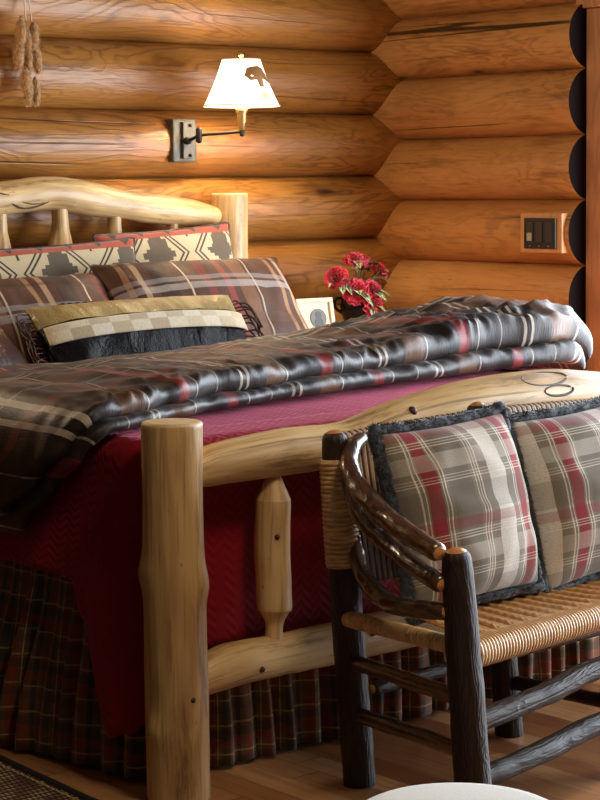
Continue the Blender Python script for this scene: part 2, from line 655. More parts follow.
def kilim():
    n = N('kilim_weave')
    x, y, _ = n.sep(n.uv())
    c = .009
    qx = n.math('MULTIPLY', n.math('FLOOR', n.math('DIVIDE', x, c)), c)
    qy = n.math('MULTIPLY', n.math('FLOOR', n.math('DIVIDE', y, c * 1.3)), c * 1.3)
    P = .30
    cx = n.math('MULTIPLY', n.math('PINGPONG', n.math('ADD', x, .075), P / 2), 1.0)
    cqx = n.math('PINGPONG', n.math('ADD', qx, .075), P / 2)
    yy = n.math('ABSOLUTE', n.math('SUBTRACT', y, .082))
    qy = n.math('SUBTRACT', qy, .082)
    # smooth lattice lines
    d = n.math('ADD', cx, n.math('MULTIPLY', yy, .95))
    d2 = n.math('SUBTRACT', cx, n.math('MULTIPLY', yy, .95))
    # stepped diamond with saw teeth
    saw = n.math('PINGPONG', n.math('ADD', qy, .01), .03)
    dq = n.math('ADD', n.math('ADD', cqx, n.math('MULTIPLY', n.math('ABSOLUTE', qy), .8)), n.math('MULTIPLY', saw, .9))
    grey, blk, cream = srgb(84, 74, 60), srgb(38, 28, 22), srgb(206, 186, 148)
    col = n.mix(n.math('LESS_THAN', dq, .082), cream, grey)

    def band(a, b):
        return n.math('MULTIPLY', n.math('GREATER_THAN', d, a), n.math('LESS_THAN', d, b))
    col = n.mix(band(.108, .118), col, blk)
    col = n.mix(band(.130, .139), col, blk)
    # side triangles near next cell
    e = n.math('SUBTRACT', P / 2, cqx)
    tq = n.math('ADD', n.math('ADD', e, n.math('MULTIPLY', n.math('SUBTRACT', .15, n.math('ABSOLUTE', qy)), .55)), n.math('MULTIPLY', saw, .8))
    col = n.mix(n.math('MULTIPLY', n.math('LESS_THAN', tq, .062), n.math('GREATER_THAN', d, .146)), col, blk)
    red = n.math('GREATER_THAN', y, .148)
    col = n.mix(red, col, srgb(168, 66, 42))
    dia = n.math('LESS_THAN', n.math('ADD', n.math('PINGPONG', x, .06), n.math('MULTIPLY', n.math('SUBTRACT', .178, y), 1.1)), .026)
    col = n.mix(n.math('MULTIPLY', red, dia), col, blk)
    bot = n.math('LESS_THAN', y, -.135)
    col = n.mix(bot, col, srgb(150, 60, 42))
    g = n.noise(n.mapping(n.uv(), (60, 500, 1)), 1, 2)
    col = n.mix(n.math('MULTIPLY', g, .3), col, srgb(120, 96, 70))
    n.set(col=col, rough=.9, sheen=.2)
    n.bump(g, .5, .0015)
    return n.m


M['kilim'] = kilim()


def fur(name, c1, c2):
    n = N(name)
    g = n.noise(n.obj(), 90, 3, .6)
    n.set(col=n.mix(n.sm(g, .35, .65), c1, c2), rough=.75, sheen=.6, sheenr=.4)
    n.bump(g, .5, .004)
    return n.m


M['fur'] = fur('slate_faux_fur', srgb(14, 16, 20), srgb(60, 67, 76))
M['tuft'] = fur('tan_tuft_fibre', srgb(176, 130, 76), srgb(232, 190, 130))
M['tuft_dark'] = fur('brown_tuft_core', srgb(140, 94, 46), srgb(176, 124, 68))
M['cord'] = plain('pale_cord', srgb(200, 180, 150), .8)
M['iron'] = plain('aged_iron', srgb(74, 70, 62), .5, metal=.5)
M['iron_dark'] = plain('dark_iron', srgb(34, 30, 27), .5, metal=.6)
M['brass'] = plain('pale_brass', srgb(190, 164, 110), .3, metal=.8)


def shade_mat():
    n = N('parchment_shade')
    n.set(col=srgb(250, 238, 214), rough=.8, emit=(1, .86, .66), emits=2.3)
    return n.m


M['shade'] = shade_mat()
M['shade_trim'] = plain('shade_lacing', srgb(176, 130, 84), .7, emit=(1, .75, .5), emits=.35)
M['shade_motif'] = plain('brown_bark_motif', srgb(120, 78, 40), .7, emit=(.6, .3, .1), emits=.25)
M['shade_pine'] = plain('cream_motif', srgb(226, 196, 130), .7, emit=(1, .72, .34), emits=.75)
M['casing'] = wood('casing_board', srgb(134, 78, 42), srgb(182, 122, 76), srgb(192, 134, 88), rings=6, ringmix=.35, rs=(1.5, 9), knots=0, crack=0, rough=.5)
M['ceiling'] = wood('dark_ceiling_boards', srgb(40, 30, 24), srgb(70, 56, 44), srgb(82, 68, 54), rings=5, ringmix=.3, knots=0, crack=0, rough=.6)
M['notch'] = wood('cut_log_face', srgb(140, 86, 44), srgb(204, 146, 88), srgb(214, 160, 102), rings=4, ringmix=.25, knots=0, crack=0, rough=.45)
M['switch'] = plain('black_switch_plate', srgb(24, 22, 20), .35)
M['switch_rocker'] = plain('dark_rocker', srgb(46, 42, 38), .4)
M['switch_light'] = plain('pale_toggle', srgb(170, 160, 140), .4)
M['screw'] = plain('steel_screw', srgb(160, 155, 148), .35, metal=.8)
M['vase'] = plain('black_glaze', srgb(12, 13, 11), .25, spec=.3)
M['frame'] = wood('cream_frame', srgb(176, 156, 118), srgb(214, 198, 160), srgb(222, 208, 174), rings=3, ringmix=.15, knots=0, crack=0, rough=.55)
M['mat_board'] = plain('ivory_mat_board', srgb(222, 208, 174), .8)
M['photo'] = plain('sepia_print', srgb(92, 80, 68), .5)
M['photo_dark'] = plain('sepia_print_dark', srgb(48, 40, 34), .5)
M['nightstand'] = M['notch']
M['cream_box'] = plain('cream_card', srgb(226, 206, 168), .7)
M['white'] = None


def white_fabric():
    n = N('white_plush')
    g = n.noise(n.obj(), 160, 3, .6)
    n.set(col=srgb(232, 232, 230), rough=.9, sheen=.3)
    n.bump(g, .25, .003)
    return n.m


M['white'] = white_fabric()


def petal():
    n = N('red_petal')
    g = n.noise(n.obj(), 60, 2)
    n.set(col=n.mix(g, srgb(170, 8, 34), srgb(236, 52, 78)), rough=.6, sheen=.3)
    return n.m


M['petal'] = petal()


def leafm():
    n = N('variegated_leaf')
    g = n.noise(n.uv(), 5, 2)
    n.set(col=n.mix(n.sm(g, .4, .6), srgb(84, 100, 56), srgb(216, 222, 176)), rough=.5)
    return n.m


M['leaf'] = leafm()
M['leaf_dark'] = plain('dark_leaf', srgb(34, 46, 26), .5)
M['stem'] = plain('green_stem', srgb(52, 72, 34), .6)


def rug_mat():
    n = N('rug_weave')
    x, y, _ = n.sep(n.obj())
    a = n.math('FRACT', n.math('DIVIDE', y, .022))
    b = n.math('FRACT', n.math('DIVIDE', n.math('ADD', x, n.math('MULTIPLY', n.math('FLOOR', n.math('DIVIDE', y, .022)), .006)), .013))
    blk = n.math('MULTIPLY', n.math('GREATER_THAN', a, .35), n.math('GREATER_THAN', b, .4))
    g = n.noise(n.obj(), 18, 2)
    lite = n.mix(n.sm(g, .4, .6), srgb(176, 150, 104), srgb(120, 70, 50))
    col = n.mix(blk, srgb(34, 26, 24), lite)
    n.set(col=col, rough=.9)
    n.bump(n.math('MULTIPLY', a, b), .6, .004)
    return n.m


M['rug'] = rug_mat()
M['rug_edge'] = plain('rug_binding', srgb(30, 24, 24), .9)
M['rug_stitch'] = plain('rug_stitch', srgb(190, 168, 124), .9)

# ------------------------------------------------------------------ setting
X0, X1, Y0 = -5.6, .6, -7.2
g = G()
g.box((X0, Y0, -.1), (1.2, .3, 0))
struct(g.build('floor', M['floor']))

RL = .1285
DL = .0345
g = G()
for k in range(-5, 6):
    zc = 1.1647 + .25 * (k + .5)
    r0, r1 = (RL * 1.012, RL * .992) if k % 2 else (RL * .992, RL * 1.012)
    P = [(X0, DL, zc), (-3.2, DL, zc), (-1.6, DL, zc), (.35, DL, zc)]
    g.tube(P, [r0, r0, (r0 + r1) / 2, r1], n=40, m=110, away=(0, 1, 0), rough=.0022, rf=2.6, cap='flat')
g.box((X0, DL + .02, 0), (.3, DL + .06, 2.55))
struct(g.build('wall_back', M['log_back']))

YE = -1.066
g = G()
for k in range(-5, 7):
    zc = 1.0717 + .2437 * (k + .5)
    R2 = .1255
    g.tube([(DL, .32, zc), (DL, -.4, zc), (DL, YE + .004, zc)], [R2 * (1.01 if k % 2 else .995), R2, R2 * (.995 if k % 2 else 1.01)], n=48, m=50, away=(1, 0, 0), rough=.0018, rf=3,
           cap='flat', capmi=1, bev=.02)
g.box((DL + .02, YE + .01, 0), (DL + .06, .3, 2.7))
# log ends past the opening (wall continues behind the opening, out of frame)
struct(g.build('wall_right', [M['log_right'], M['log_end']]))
g = G()
g.box((X0, Y0, 2.72), (1.2, .4, 2.78))
struct(g.build('ceiling', M['ceiling']))
# window opening on the right wall: casing boards
g = G()
g.box((-.004, YE - .15, .0), (.03, YE - .004, 2.02), .004)
struct(g.build('trim_1', M['casing']))
g = G()
g.box((-.02, -5.0, 2.022), (.03, YE + .035, 2.18), .004)
struct(g.build('trim_2', M['casing']))
g = G()
g.box((-.004, -5.0, .0), (.03, -4.85, 2.02), .004)
struct(g.build('trim_3', M['casing']))

# ------------------------------------------------------------------ bed
BX0, BX1, BYF, BYH = -3.013, -1.0, -2.457, -.19
bed = thing('log_bed', 'peeled pale log bed with thick posts and arched headboard rail', 'bed', ((BX0 + BX1) / 2, (BYF + BYH) / 2, 0))
PM = [M['peeled'], M['peeled_end'], M['knot']]


def post(x, y, h, bumps=(), kn=()):
    g = G()
    pts = [(x + .004, y, .007), (x + .003, y, h * .3), (x - .002, y, h * .65), (x, y, h - .007)]
    g.tube(pts, [.0715, .0725, .0675, .0685], n=40, m=60, away=(.3, .95, 0), cap='flat', capmi=1, rough=.0018, rf=7, bumps=bumps, bev=.1)
    for (l, az, rr) in kn:
        d = V((math.cos(az), math.sin(az), 0))
        c = V((x, y, l)) + d * .0695
        g.tube([c - d * .01, c + d * .004], [rr, rr * .55], n=12, m=3, cap='round', mi=2, capmi=2, away=(0, 0, 1))
    return g.build('post', PM, bed)


# angle 0 of the tube frame points along 'away' (+Y); camera sits toward (-.66,-.75)
def az_t(az):
    """world azimuth -> tube angle (frame: N=away(.3,.95), B = T x N)"""
    a0 = math.atan2(.95, .3)
    return az - a0


camaz = math.atan2(-.754, -.657)
post(BX0, BYF, .863, bumps=[(.52, az_t(camaz - 1.35), .011, .035, .35), (.49, az_t(camaz + 1.3), .011, .04, .4), (.50, az_t(camaz + .2), .006, .1, 1.6),
                            (.165, az_t(camaz - .75), .012, .03, .3), (.245, az_t(camaz + .55), .004, .03, .25)],
     kn=[(.245, camaz + .6, .013), (.165, camaz - .85, .012)])
post(BX1, BYF, .863)
post(BX0, BYH, 1.354)
post(BX1, BYH, 1.354, bumps=[(.9, 1.0, .008, .04, .4)])

# footboard top rail
g = G()
g.tube([(-2.955, BYF, .742), (-2.90, BYF, .752), (-2.727, BYF, .761), (-2.508, BYF, .764), (-2.32, BYF, .795), (-2.12, BYF, .812), (-1.777, BYF, .816), (-1.50, BYF, .795), (-1.25, BYF, .765), (-1.05, BYF, .75)],
       [.036, .047, .055, .054, .06, .071, .076, .068, .056, .038], n=36, m=90, away=(0, .8, -.6), cap='round', capmi=1, rough=.003, rf=6)
for (cx, rx, rz_, ph) in ((-1.83, .085, .022, .0), (-1.80, .055, .012, .6)):
    loop = []
    for k in range(25):
        a = 2 * PI * k / 24 * .93 + ph
        xx = cx + rx * math.cos(a)
        el = .95 + .33 * math.sin(a) * (rz_ / .022) - (.55 if ph else 0)
        rr = .0755
        loop.append((xx, BYF - rr * math.cos(el), .815 + rr * math.sin(el)))
    g.tube(loop, .0035, n=6, m=60, mi=2, capmi=2, cap='round')
c = V((-2.31, BYF - .043, .829))
g.tube([c, c + V((0, -.004, .002))], [.014, .012], n=12, m=3, mi=2, capmi=2, cap='round', away=(0, 0, 1))
g.build('top_rail', PM, bed)
# footboard bottom rail
g = G()
g.tube([(-2.955, BYF, .268), (-2.90, BYF, .278), (-2.84, BYF, .284), (-2.68, BYF, .283), (-2.4, BYF, .283), (-1.9, BYF, .285), (-1.3, BYF, .28), (-1.15, BYF, .28), (-1.05, BYF, .27)],
       [.042, .047, .05, .049, .052, .052, .05, .046, .04], n=32, m=80, away=(0, 1, 0), cap='round', capmi=1, rough=.004, rf=6)
for (x, zz) in ((-2.80, .272), (-2.49, .31), (-2.45, .30)):
    c = V((x, BYF - .049, zz))
    g.tube([c + V((0, .006, 0)), c + V((0, -.003, 0))], [.010, .006], n=12, m=3, mi=2, capmi=2, cap='round', away=(0, 0, 1))
g.build('bottom_rail', PM, bed)


def spindle(x, y, z0, z1, r=.042, sharp=True):
    g = G()
    h = z1 - z0
    t = .12 if sharp else .3
    P = [(0, .5), (.10, .52), (.17, .85), (.2, 1), (.35, 1), (.5, 1.0), (.65, 1), (.80, .98), (.83, .92), (.92, .55), (1, .3)] if sharp else \
        [(0, .9), (.1, 1), (.35, 1.05), (.5, 1.0), (.66, .95), (.76, .85), (.86, .6), (1, .55)]
    g.tube([(x + .003 * math.sin(9 * a + x * 7), y, z0 + a * h) for a, b in P], [r * b for a, b in P], n=24, m=60, away=(0, 1, 0), cap='flat', rough=.0015, rf=12)
    if sharp:
        d = V((-.45, -.89, 0))
        c = V((x, y, z0 + .62 * h)) + d * (r - .001)
        g.tube([c - d * .006, c + d * .003], [.010, .006], n=12, m=3, mi=2, capmi=2, cap='round', away=(0, 0, 1))
    return g.build('spindle', PM, bed)


for x in (-2.722, -2.27, -1.745, -1.292):
    spindle(x, BYF, .318, .728)
# headboard rails
g = G()
g.tube([(-2.96, BYH, 1.27), (-2.75, BYH, 1.29), (-2.45, BYH, 1.315), (-2.2, BYH, 1.335), (-2.0, BYH, 1.345), (-1.8, BYH, 1.36), (-1.62, BYH, 1.338), (-1.4, BYH, 1.305), (-1.2, BYH, 1.285), (-1.06, BYH, 1.268)],
       [.034, .05, .058, .064, .058, .060, .058, .054, .048, .030], n=32, m=90, away=(0, 1, 0), cap='round', capmi=1, rough=.006, rf=5)
for ph, zz in ((0, 1.345), (.5, 1.33)):
    g.tube([(-2.12 + i * .06, BYH - .052 - .002 * math.sin(i), zz + .02 * math.sin(i * 1.3 + ph)) for i in range(6)], .003, n=6, m=20, mi=2, capmi=2, cap='round')
g.build('top_rail', PM, bed)
g = G()
g.tube([(-2.96, BYH, .72), (-2.0, BYH, .72), (-1.05, BYH, .72)], [.045, .05, .045], n=24, m=20, cap='round', rough=.003)
g.build('bottom_rail', PM, bed)
for x, r in ((-2.6, .05), (-2.3, .045), (-2.015, .052), (-1.763, .052), (-1.527, .044), (-1.27, .04)):
    spindle(x, BYH, .75, interp([(-3, 1.25), (-2, 1.32), (-1.8, 1.32), (-1.2, 1.25)], x), r, False)
for x in (BX0 + .075, BX1 - .075):
    g = G()
    g.tube([(x, BYF + .065, .33), (x, BYH - .065, .33)], .036, n=20, m=12, cap='round', rough=.002)
    g.build('side_rail', PM, bed)
for i in range(5):
    yy = -2.2 + i * .44
    g = G()
    g.box((BX0 + .09, yy - .04, .352), (BX1 - .09, yy + .04, .376), .003)
    g.build('slat', PM, bed)

# mattress
g = G()
g.box((-2.97, -2.335, .376), (-1.04, -.27, .785), .06)
tag(g.build('mattress', M['mattress'], loc=(-2, -1.3, .376)), 'thick pale mattress of the log bed under the red coverlet', 'mattress')


# perimeter of the bed: left side (head -> foot), corner, foot side, corner, right side
def perim(d, rc=.07, x0=-2.975, x1=-1.035, yf=-2.335, yh=-.35):
    """returns list of (x, y, nx, ny, s)"""
    out = []
    s = 0
    for i in range(81):
        y = lerp(yh, yf + rc, i / 80)
        out.append((x0, y, -1, 0))
    for i in range(1, 13):
        a = PI + (PI / 2) * i / 12
        out.append((x0 + rc + rc * math.cos(a), yf + rc + rc * math.sin(a), math.cos(a), math.sin(a)))
    for i in range(1, 81):
        out.append((lerp(x0 + rc, x1 - rc, i / 80), yf, 0, -1))
    for i in range(1, 13):
        a = -PI / 2 + (PI / 2) * i / 12
        out.append((x1 - rc + rc * math.cos(a), yf + rc + rc * math.sin(a), math.cos(a), math.sin(a)))
    for i in range(1, 81):
        out.append((x1, lerp(yf + rc, yh, i / 80), 1, 0))
    res = []
    for i, p in enumerate(out):
        if i:
            s += math.hypot(p[0] - out[i - 1][0], p[1] - out[i - 1][1])
        res.append(p + (s,))
    return res


PER = perim(0)
SMAX = PER[-1][4]


def per_at(s):
    s = max(0, min(SMAX, s))
    lo, hi = 0, len(PER) - 1
    while hi - lo > 1:
        mid = (lo + hi) // 2
        if PER[mid][4] <= s:
            lo = mid
        else:
            hi = mid
    a, b = PER[lo], PER[hi]
    t = (s - a[4]) / max(b[4] - a[4], 1e-9)
    p = [lerp(a[k], b[k], t) for k in range(4)]
    l = math.hypot(p[2], p[3])
    return p[0], p[1], p[2] / l, p[3] / l


# arc-length landmarks: left side 0..sL, left foot corner, foot side
sL = PER[80][4]
sC = PER[92][4]
sF = PER[172][4]

# coverlet: top + hanging sides with a rounded shoulder
ZT = .80


def drop(s):
    y = per_at(s)[1]
    if s < sL + .02:
        return interp([(0, .33), (sL - .30, .335), (sL - .16, .345), (sL - .10, .42), (sL - .015, .68), (sL + .02, .66)], s)
    if s < sC:
        return lerp(.66, .50, (s - sL - .02) / (sC - sL - .02))
    if s < sF:
        return .49
    return .40


g = G()
NS, NT = 520, 40
RS = .05


def cov(u, v):
    s = u * SMAX
    x, y, nx, ny = per_at(s)
    D = drop(s) + RS * .57
    q = v * (D + .12)  # first .12 lies on top
    if q < .12:
        off = -(.12 - q) - RS
        return (x + nx * (off + RS), y + ny * (off + RS), ZT + .002 * nz(x * 9, y * 9, 3))
    q -= .12
    arc = RS * PI / 2
    if q < arc:
        a = q / RS
        return (x + nx * RS * math.sin(a) * .9, y + ny * RS * math.sin(a) * .9, ZT - RS * (1 - math.cos(a)))
    h = q - arc
    z = ZT - RS - h
    cor = math.exp(-((s - (sL + .03)) / .13) ** 2)
    out = RS * .9 + .012 * sstep(0, .4, h) * (1 + nz(s * 6, 1.5)) + .010 * math.sin(s * 21 + nz(s * 3, 0) * 4) * sstep(.03, .4, h)
    if s < sL + .1:
        out += .035 * sstep(.05, .7, h) * cor
        out += .02 * sstep(.1, .35, h)
    if s > sC - .03:
        out = min(out, .034)
    # the corner tail folds back on itself a little
    sh = -.05 * cor * sstep(.3, .7, h)
    return (x + nx * out + ny * sh, y + ny * out - nx * sh, z)


g.grid(cov, NS, NT, lambda u, v: (u * SMAX, v * .5))
g.grid(lambda u, v: (lerp(-2.90, -1.11, u), lerp(-2.262, -.32, v), ZT + .0035 * nz(u * 16, v * 16, 5)), 60, 60, lambda u, v: (u * 1.8, v * 2))
cv = g.build('coverlet', M['red'], loc=(-2, -1.3, .8))
tag(cv, 'deep red quilted coverlet spread over the mattress of the log bed', 'coverlet')
sd = cv.modifiers.new('thick', 'SOLIDIFY'); sd.thickness = .004; sd.offset = -1

# dust ruffle
g = G()


def ruf(u, v):
    s = u * SMAX
    x, y, nx, ny = per_at(s)
    h = v * .50
    ph = s * 2 * PI / .068 + 7.5 * nz(s * 4.2, h * .5) + 2.5 * nz(s * 13, 3)
    amp = (.004 + .018 * sstep(0, .35, h)) * (.65 + .6 * nz(s * 7, 9))
    fl = 0
    if s < sL + .03:
        yy = y
        fl = interp([(-2.33, .02), (-2.2, .035), (-1.83, .09), (-1.2, .09), (-.3, .05)], yy) * sstep(0, .5, h)
        base = .012
    else:
        base = -.012
        fl = .03 * sstep(0, .5, h) if s < sF else .04 * sstep(0, .5, h)
    o = base + fl + amp * math.sin(ph) + .006 * nz(s * 20, h * 4)
    return (x + nx * o, y + ny * o, .512 - h)


g.grid(ruf, 900, 18, lambda u, v: (u * SMAX * 1.5, v * .5))
rf_ = g.build('bed_skirt', M['skirt'], loc=(-2, -1.3, 0))
tag(rf_, 'gathered dark plaid bed skirt hanging to the floor under the red coverlet', 'bed skirt')
sd = rf_.modifiers.new('thick', 'SOLIDIFY'); sd.thickness = .003

# ------------------------------------------------------------------ duvet (two folded layers)
duv = thing('duvet', 'puffy brown plaid duvet folded back across the middle of the log bed', 'duvet', (-2.0, -1.5, .805))

BASE = [(-3.075, .545), (-3.077, .60), (-3.078, .68), (-3.068, .76), (-3.03, .81), (-2.95, .818), (-2.5, .818), (-2.0, .82), (-1.5, .822), (-1.2, .825), (-1.05, .83), (-.985, .815), (-.955, .785)]


def resample(P, m):
    C = catmull(P, 400)
    L = [0]
    for a, b in zip(C, C[1:]):
        L.append(L[-1] + math.hypot(b[0] - a[0], b[1] - a[1]))
    out = []
    j = 0
    for i in range(m + 1):
        t = L[-1] * i / m
        while j < len(L) - 2 and L[j + 1] < t:
            j += 1
        f = (t - L[j]) / max(L[j + 1] - L[j], 1e-9)
        out.append((lerp(C[j][0], C[j + 1][0], f), lerp(C[j][1], C[j + 1][1], f)))
    return out, L[-1]


def duvet_layer(name, base, yfoot, yhead, th, off, ns, nt, wr, seed, uvo, prof_ridge):
    B, LB = resample(base, ns)
    g = G()
    Nn = []
    for i in range(ns + 1):
        a, b = B[max(i - 1, 0)], B[min(i + 1, ns)]
        dx, dz = b[0] - a[0], b[1] - a[1]
        l = math.hypot(dx, dz)
        Nn.append((-dz / l, dx / l))
    ring = 2 * nt

    def pt(u, v):
        i = min(int(round(u * ns)), ns)
        x, z = B[i]
        nx, nzz = Nn[i]
        s = u * LB
        yf, yh = yfoot(x, z), yhead(x, s)
        T = th(x, s)
        e = min(s, LB - s)
        pin = math.sqrt(max(0, 1 - (1 - min(e / .07, 1)) ** 2))
        k = int(round(v * ring)) % ring
        # k in 0..nt : top head->foot ; nt..2nt : bottom foot->head
        ln = yh - yf
        # nonuniform: dense near foot edge
        if k <= nt:
            t = 1 - k / nt
            t = t ** 1.7
            d = t * ln
            r = T * .5
            edge = math.sqrt(max(0, 1 - (1 - min(d / (T * .9), 1)) ** 2))
            hd = math.sqrt(max(0, 1 - (1 - min((ln - d) / .08, 1)) ** 2))
            h = T * (.5 + .5 * edge) * (.25 + .75 * hd if d > ln * .5 else 1)
            h *= prof_ridge(x, d)
            h *= pin
            y = yf + d
            # overhang bulge toward foot
            wf = wr(x, y, s, d, seed) * pin * min(1, .35 + edge)
            o = off(x, s, y) + h + wf
            y += -.3 * wf
        else:
            t = (k - nt) / nt
            d = (t ** 1.7) * ln
            edge = math.sqrt(max(0, 1 - (1 - min(d / (T * .6), 1)) ** 2))
            y = yf + d
            o = off(x, s, y) + T * .5 * (1 - edge) * pin
        y += .010 * nz(x * 4, seed) + .006 * nz(x * 13, seed + 3) * (1 if d < .15 else 0)
        return (x + nx * o, y, z + nzz * o)

    def uvf(u, v):
        k = v * ring
        if k <= nt:
            d = ((1 - k / nt) ** 1.7)
        else:
            d = -(((k - nt) / nt) ** 1.7)
        return (u * LB + uvo[0], d * .9 + uvo[1])
    g.grid(pt, ns, ring, uvf, closev=True, flip=True)
    # close the ends
    cu = ns + 1
    g.face([j * cu for j in range(ring)], [(0, 0)] * ring)
    g.face([j * cu + ns for j in reversed(range(ring))], [(0, 0)] * ring)
    return g.build(name, M['duvet'], duv)


def wr1(x, y, s, d, seed):
    a = .010 * nz(x * 5.5 + 2 * nz(x * 2, y * 2, seed), y * 1.8, seed)
    b = 1 - abs(nz(x * 9 + y * 3, y * 3 - x * .6, seed + 4)) * 2.2
    c = 1 - abs(nz(y * 8 + x * 2.6, x * 2.0 - y * 1.2, seed + 9)) * 2.6
    c2 = 1 - abs(nz(y * 15 + x * 6, x * 3.4 - y, seed + 19)) * 2.6
    right = sstep(-2.1, -1.2, x)
    amp = lerp(.7, 1.15, right)
    fine = .004 * nz(x * 26, y * 7, seed + 2) * math.exp(-d / .10)
    e = 1 - abs(nz(x * 17 + nz(x * 5, y * 5, 2) * 1.5, y * 5, seed + 29)) * 3
    e = max(e, -.3) * math.exp(-abs(d - .03) / .11)
    return (a + .008 * b + (.006 + .013 * right) * c + (.003 + .006 * right) * c2 + .010 * e + fine) * amp - .006 * right


LOWS = [(.54, -1.93), (.60, -2.0), (.68, -2.11), (.76, -2.20), (.81, -2.24)]
LOWY = [(-3.03, -2.24), (-2.9, -2.22), (-2.75, -2.14), (-2.56, -2.06), (-2.24, -2.0), (-1.8, -1.93), (-1.35, -1.89), (-1.05, -1.90), (-.85, -1.86)]
UPS = [(.57, -1.86), (.62, -1.95), (.69, -2.07), (.77, -2.17), (.815, -2.21)]
UPY = [(-3.03, -2.21), (-2.9, -2.19), (-2.75, -2.11), (-2.5, -2.02), (-2.1, -1.94), (-1.8, -1.88), (-1.35, -1.85), (-1.05, -1.88), (-.85, -1.84)]


def edge_y(side, top):
    return lambda x, z: interp(side, z) if x < -3.03 else interp(top, x)


duvet_layer('lower_fold', BASE, edge_y(LOWS, LOWY), lambda x, s: -1.0, lambda x, s: interp([(-3.1, .025), (-2.5, .034), (-1.8, .037), (-1.2, .044), (-.9, .05)], x),
            lambda x, s, y: .0, 260, 34, lambda *a: wr1(*a) * .6, 1.0, (.1, .335), lambda x, d: 1 - .5 * sstep(.5, .9, d))
BASE2 = [(-3.075, .585), (-3.077, .62), (-3.078, .69), (-3.068, .765), (-3.03, .812)] + BASE[5:]
duvet_layer('upper_fold', BASE2, edge_y(UPS, UPY), lambda x, s: -1.02, lambda x, s: interp([(-3.1, .04), (-2.9, .05), (-2.5, .056), (-2.0, .062), (-1.6, .078), (-1.3, .102), (-1.05, .116), (-.9, .10)], x),
            lambda x, s, y: interp([(-3.1, .021), (-2.5, .031), (-1.8, .034), (-1.2, .040), (-.9, .044)], x) * (1 - .5 * sstep(-1.45, -1.05, y)), 420, 48, wr1, 7.0, (.33, .31),
            lambda x, d: 1 - .5 * sstep(.4, .85, d))


# ------------------------------------------------------------------ cushions
def cushion(g, w, h, t, n=36, pinch=.06, wr=.006, seed=0.0, mi=lambda u, v, f: 0, flat=.42, corner=.5):
    b0 = len(g.v)
    for side in (1, -1):
        b = len(g.v)
        for j in range(n + 1):
            for i in range(n + 1):
                # denser near rim
                u = math.sin((i / n - .5) * PI)
                v = math.sin((j / n - .5) * PI)
                u = lerp(u, 2 * i / n - 1, .45)
                v = lerp(v, 2 * j / n - 1, .45)
                x = w / 2 * u * (1 - pinch * (1 - v * v) * abs(u) ** 3 )
                y = h / 2 * v * (1 - pinch * (1 - u * u) * abs(v) ** 3 )
                th = (max(0, 1 - u ** 2) * max(0, 1 - v ** 2)) ** flat
                z = t / 2 * th
                if th > 0:
                    z += wr * (nz(x * 9 + 3 * nz(x * 4, y * 4, seed), y * 9, seed + side) + .6 * (1 - 2 * abs(nz(x * 6 + y * 7, y * 5 - x * 4, seed + 5)))) * min(1, th * 1.5)
                g.v.append(V((x, y, side * z)))
        for j in range(n):
            for i in range(n):
                q = [b + j * (n + 1) + i, b + j * (n + 1) + i + 1, b + (j + 1) * (n + 1) + i + 1, b + (j + 1) * (n + 1) + i]
                uv = []
                for k in q:
                    p = g.v[k]
                    uv.append((p.x, p.y))
                m_ = mi((i + .5) / n * 2 - 1, (j + .5) / n * 2 - 1, side)
                if side < 0:
                    q.reverse(); uv.reverse()
                g.face(q, uv, m_)
    return b0


def pose(loc, lean, yaw=0.0, roll=0.0):
    return Matrix.Translation(V(loc)) @ Matrix.Rotation(yaw, 4, 'Z') @ Matrix.Rotation(PI / 2 - lean, 4, 'X') @ Matrix.Rotation(roll, 4, 'Z')


def rim(w, h, pinch, n=40):
    P = []
    for side in range(4):
        for i in range(n // 4):
            t = 2 * (i / (n // 4)) - 1
            u, v = [(t, -1), (1, t), (-t, 1), (-1, -t)][side]
            P.append((w / 2 * u * (1 - pinch * (1 - v * v)), h / 2 * v * (1 - pinch * (1 - u * u))))
    return P


def pillow(name, label, cat, mat, w, h, t, loc, lean, yaw=0, roll=0, group=None, pinch=.05, seed=0.0, piping=None, wr=.006, uvshift=(0, 0), corner_tassel=None):
    Mx = pose(loc, lean, yaw, roll)
    base = Mx @ V((0, -h / 2, 0))
    root = thing(name, label, cat, tuple(base), group)
    g = G()
    cushion(g, w, h, t, pinch=pinch, seed=seed, wr=wr)
    g.uv = [tuple((a + uvshift[0], b + uvshift[1]) for a, b in f) for f in g.uv]
    g.xform(Mx)
    g.build('cover', mat, root)
    if piping:
        g = G()
        P = rim(w, h, pinch, 64)
        P = [(x, y, 0) for x, y in P] + [(P[0][0], P[0][1], 0)]
        g.tube(P, .0045, n=8, m=130, cap='round', away=(0, 0, 1))
        g.xform(Mx)
        g.build('piping', piping, root)
    return root, Mx


pillow('kilim_pillow', 'cream and charcoal kilim pillow with red top edge, nearest the right headboard post', 'pillow', M['kilim'], .62, .36, .11, (-1.365, -.305, 1.053), .20, .02, .05,
       'kilim pillows against the headboard', seed=3.0, piping=M['lea_brown'], wr=.004)
pillow('kilim_pillow', 'cream and charcoal kilim pillow with red top edge, below the two headboard spindles', 'pillow', M['kilim'], .70, .36, .11, (-1.925, -.415, 1.015), .20, .0, .04,
       'kilim pillows against the headboard', seed=8.0, piping=M['lea_brown'], uvshift=(-.06, 0), wr=.004)
pillow('plaid_sham', 'large brown plaid pillow leaning in front of the right kilim pillow', 'pillow', M['sham'], .79, .42, .19, (-1.485, -.67, .952), .64, -.02, .0, 'brown plaid bed pillows', seed=12.0, piping=M['lea_brown'], wr=.010)
pillow('plaid_sham', 'brown plaid pillow behind the left end of the leather bolster', 'pillow', M['sham'], .72, .40, .19, (-2.20, -.66, .924), .60, .03, .02, 'brown plaid bed pillows', seed=17.0, piping=M['lea_brown'], wr=.010, uvshift=(.29, .05))

